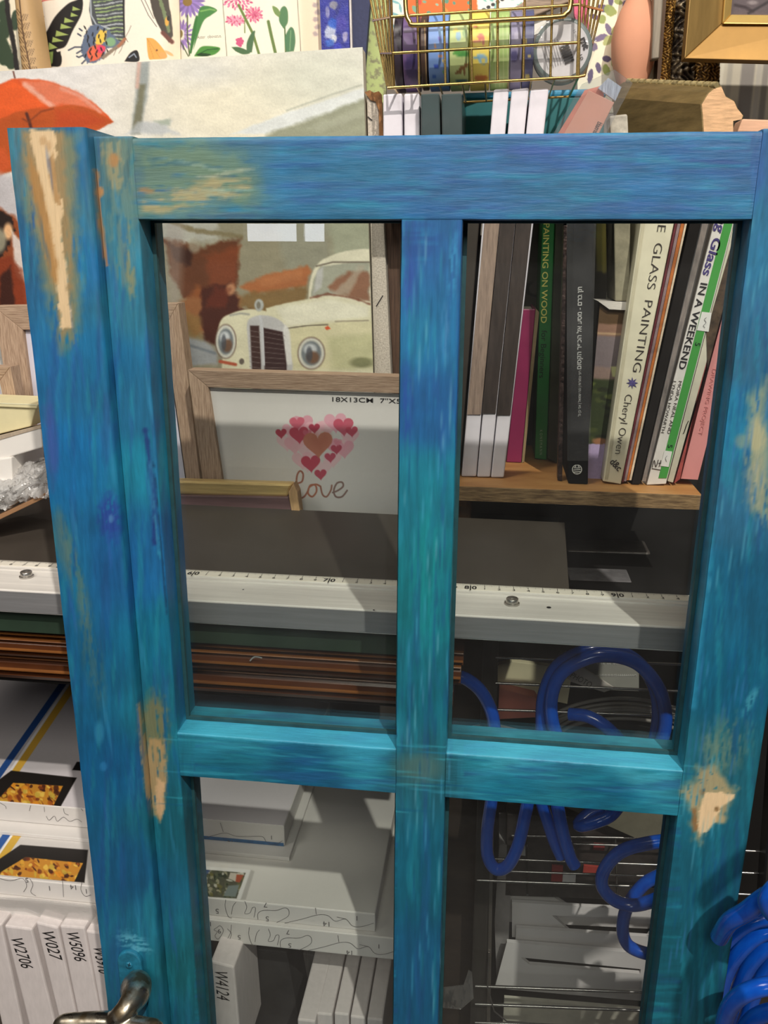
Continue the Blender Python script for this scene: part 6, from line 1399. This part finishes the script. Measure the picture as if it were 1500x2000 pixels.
o = slab('white_block', [(1190,226),(1226,222),(1229,290),(1194,290)], .232, .02, pm('chipped white paint', (206, 200, 184), .8, var=.3, scale=60, bump=.5), None, .0015); tag(o, 'chipped white wooden block in front of the gilt moulding', 'block')
o = slab('raw_wood_strip', [(1450,232),(1560,236),(1560,262),(1440,258)], .25, .02, pm('peach raw wood', (226, 178, 146), .7, var=.1, scale=40, stretch=(1, 8, 8)), None, .001); tag(o, 'thin peach raw wood strip at the right, above the top rail', 'wood strip')
# ornate frame stile and gold frame
orn = thing('carved_moulding', 'ornate dark gilt carved frame standing behind the plain gold one', 'frame', W(1345, 230, .36))
def carved(name, q, Y, depth, col, col2, scale, disp, parent, metal=.6):
    c = [W(*p, Y) for p in q]; n = int(abs(q[3][1]-q[0][1])/1.2); m = int(abs(q[1][0]-q[0][0])/1.2)+2
    G = bil(c, n, m); x, y = PX(G.reshape(-1, 3)); u = np.linspace(0, 1, m)[None, :]
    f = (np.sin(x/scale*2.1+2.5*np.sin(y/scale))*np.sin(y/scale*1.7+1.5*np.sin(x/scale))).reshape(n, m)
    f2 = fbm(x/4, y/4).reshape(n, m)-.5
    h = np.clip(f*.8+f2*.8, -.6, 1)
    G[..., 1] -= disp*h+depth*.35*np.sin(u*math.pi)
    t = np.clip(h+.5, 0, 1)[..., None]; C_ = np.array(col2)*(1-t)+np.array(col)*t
    return gmesh(name, G, C_, am('carved gilt '+name, .38, (1, 1, 1), 200, .15, .4, metal=metal), parent, thick=(0, depth, 0))
carved('bead_strip', [(1305,-60),(1324,-60),(1303,240),(1282,240)], .338, .012, (214,168,86), (96,66,34), 3.2, .0012, orn)
carved('leaf_carving', [(1324,-60),(1364,-60),(1352,240),(1303,240)], .340, .012, (150,136,112), (46,38,34), 7, .0022, orn)
carved('lattice_strip', [(1364,-60),(1410,-60),(1404,240),(1352,240)], .342, .012, (168,128,64), (66,46,26), 3.6, .0012, orn)
slab('outer_edge', [(1296,-60),(1306,-60),(1284,240),(1278,240)], .337, .018, pm('dark gilt side', (70, 48, 28), .4, .4), orn, 0)
o = slab('grey_frame_side', [(1279,-60),(1300,-60),(1288,114),(1272,116)], .325, .01, pm('brushed grey frame', (132, 122, 108), .45, .4, var=.2, scale=60, stretch=(8, 8, .5)), None, .001); tag(o, 'narrow brushed grey frame side against the ornate gilt frame', 'frame')
gf = thing('framed_painting', 'plain broad gold picture frame at the upper right corner', 'frame', W(1440, 118, .31))
gm_ = pm('brushed gold leaf', (160, 122, 62), .5, .45, var=.14, scale=14, bump=.15); gm2 = pm('dull gold stile', (168, 138, 84), .42, .6, var=.16, scale=20, stretch=(6, 6, .6), bump=.15)
YF = .30
prism('bottom_rail', [W(1337,114,YF), W(1640,122,YF), W(1640,42,YF+.012), W(1412,44,YF+.012)], (0, .014, 0), gm_, gf, .0006)
prism('side_rail', [W(1337,114,YF), W(1412,44,YF+.012), W(1421,-60,YF+.012), W(1352,-60,YF)], (0, .014, 0), gm2, gf, .0006)
gl = pm('bright gold lip', (232, 196, 118), .3, .6, var=.05)
prism('inner_lip', [W(1412,46,YF+.008), W(1640,48,YF+.008), W(1640,30,YF+.012), W(1428,28,YF+.012)], (0, .006, 0), gl, gf, .0008)
prism('inner_lip', [W(1412,46,YF+.008), W(1428,28,YF+.012), W(1436,-60,YF+.012), W(1420,-60,YF+.008)], (0, .006, 0), gl, gf, .0008)
panel('picture', [(1430,-60),(1640,-60),(1640,32),(1424,30)], YF+.015, .002, lambda x, y: Paint(x, y, (96, 86, 90)).line([(1436,10),(1455,14),(1470,22)], 6, (60,50,54), 4).line([(1462,26),(1500,4)], 5, (54,48,52), 3).ell(1470, 5, 10, 4, (140,130,132), 0, .8).c, paint_m, gf, 2)
def curt(x, y):
    p = Paint(x, y, (206, 198, 178))
    for a, w_, c in ((1425,10,(180,174,160)), (1460,26,(146,140,134)), (1482,10,(190,184,172)), (1495,12,(150,144,136)), (1410,6,(222,216,196))): p.line([(a+6, 90), (a-12, 260)], w_, c, 4)
    return p.c
o = panel('striped_backing', [(1400,60),(1640,60),(1640,290),(1390,290)], .40, .01, curt, print_m, None, 2); tag(o, 'pale striped panel under the gold frame at the right', 'panel')
# backing sheet behind the top row, and the rear shelf the tall things stand on
bk_ = boxw('rear_shelf', -.60, W(1092, 1000, .26)[0], .255, .36, W(750, 990, .26)[2]-.012, W(750, 990, .26)[2]-.001, pm('near black board', (22, 20, 19)), None, .001); tag(bk_, 'dark rear shelf board behind the frames and the ruler bar', 'shelf')
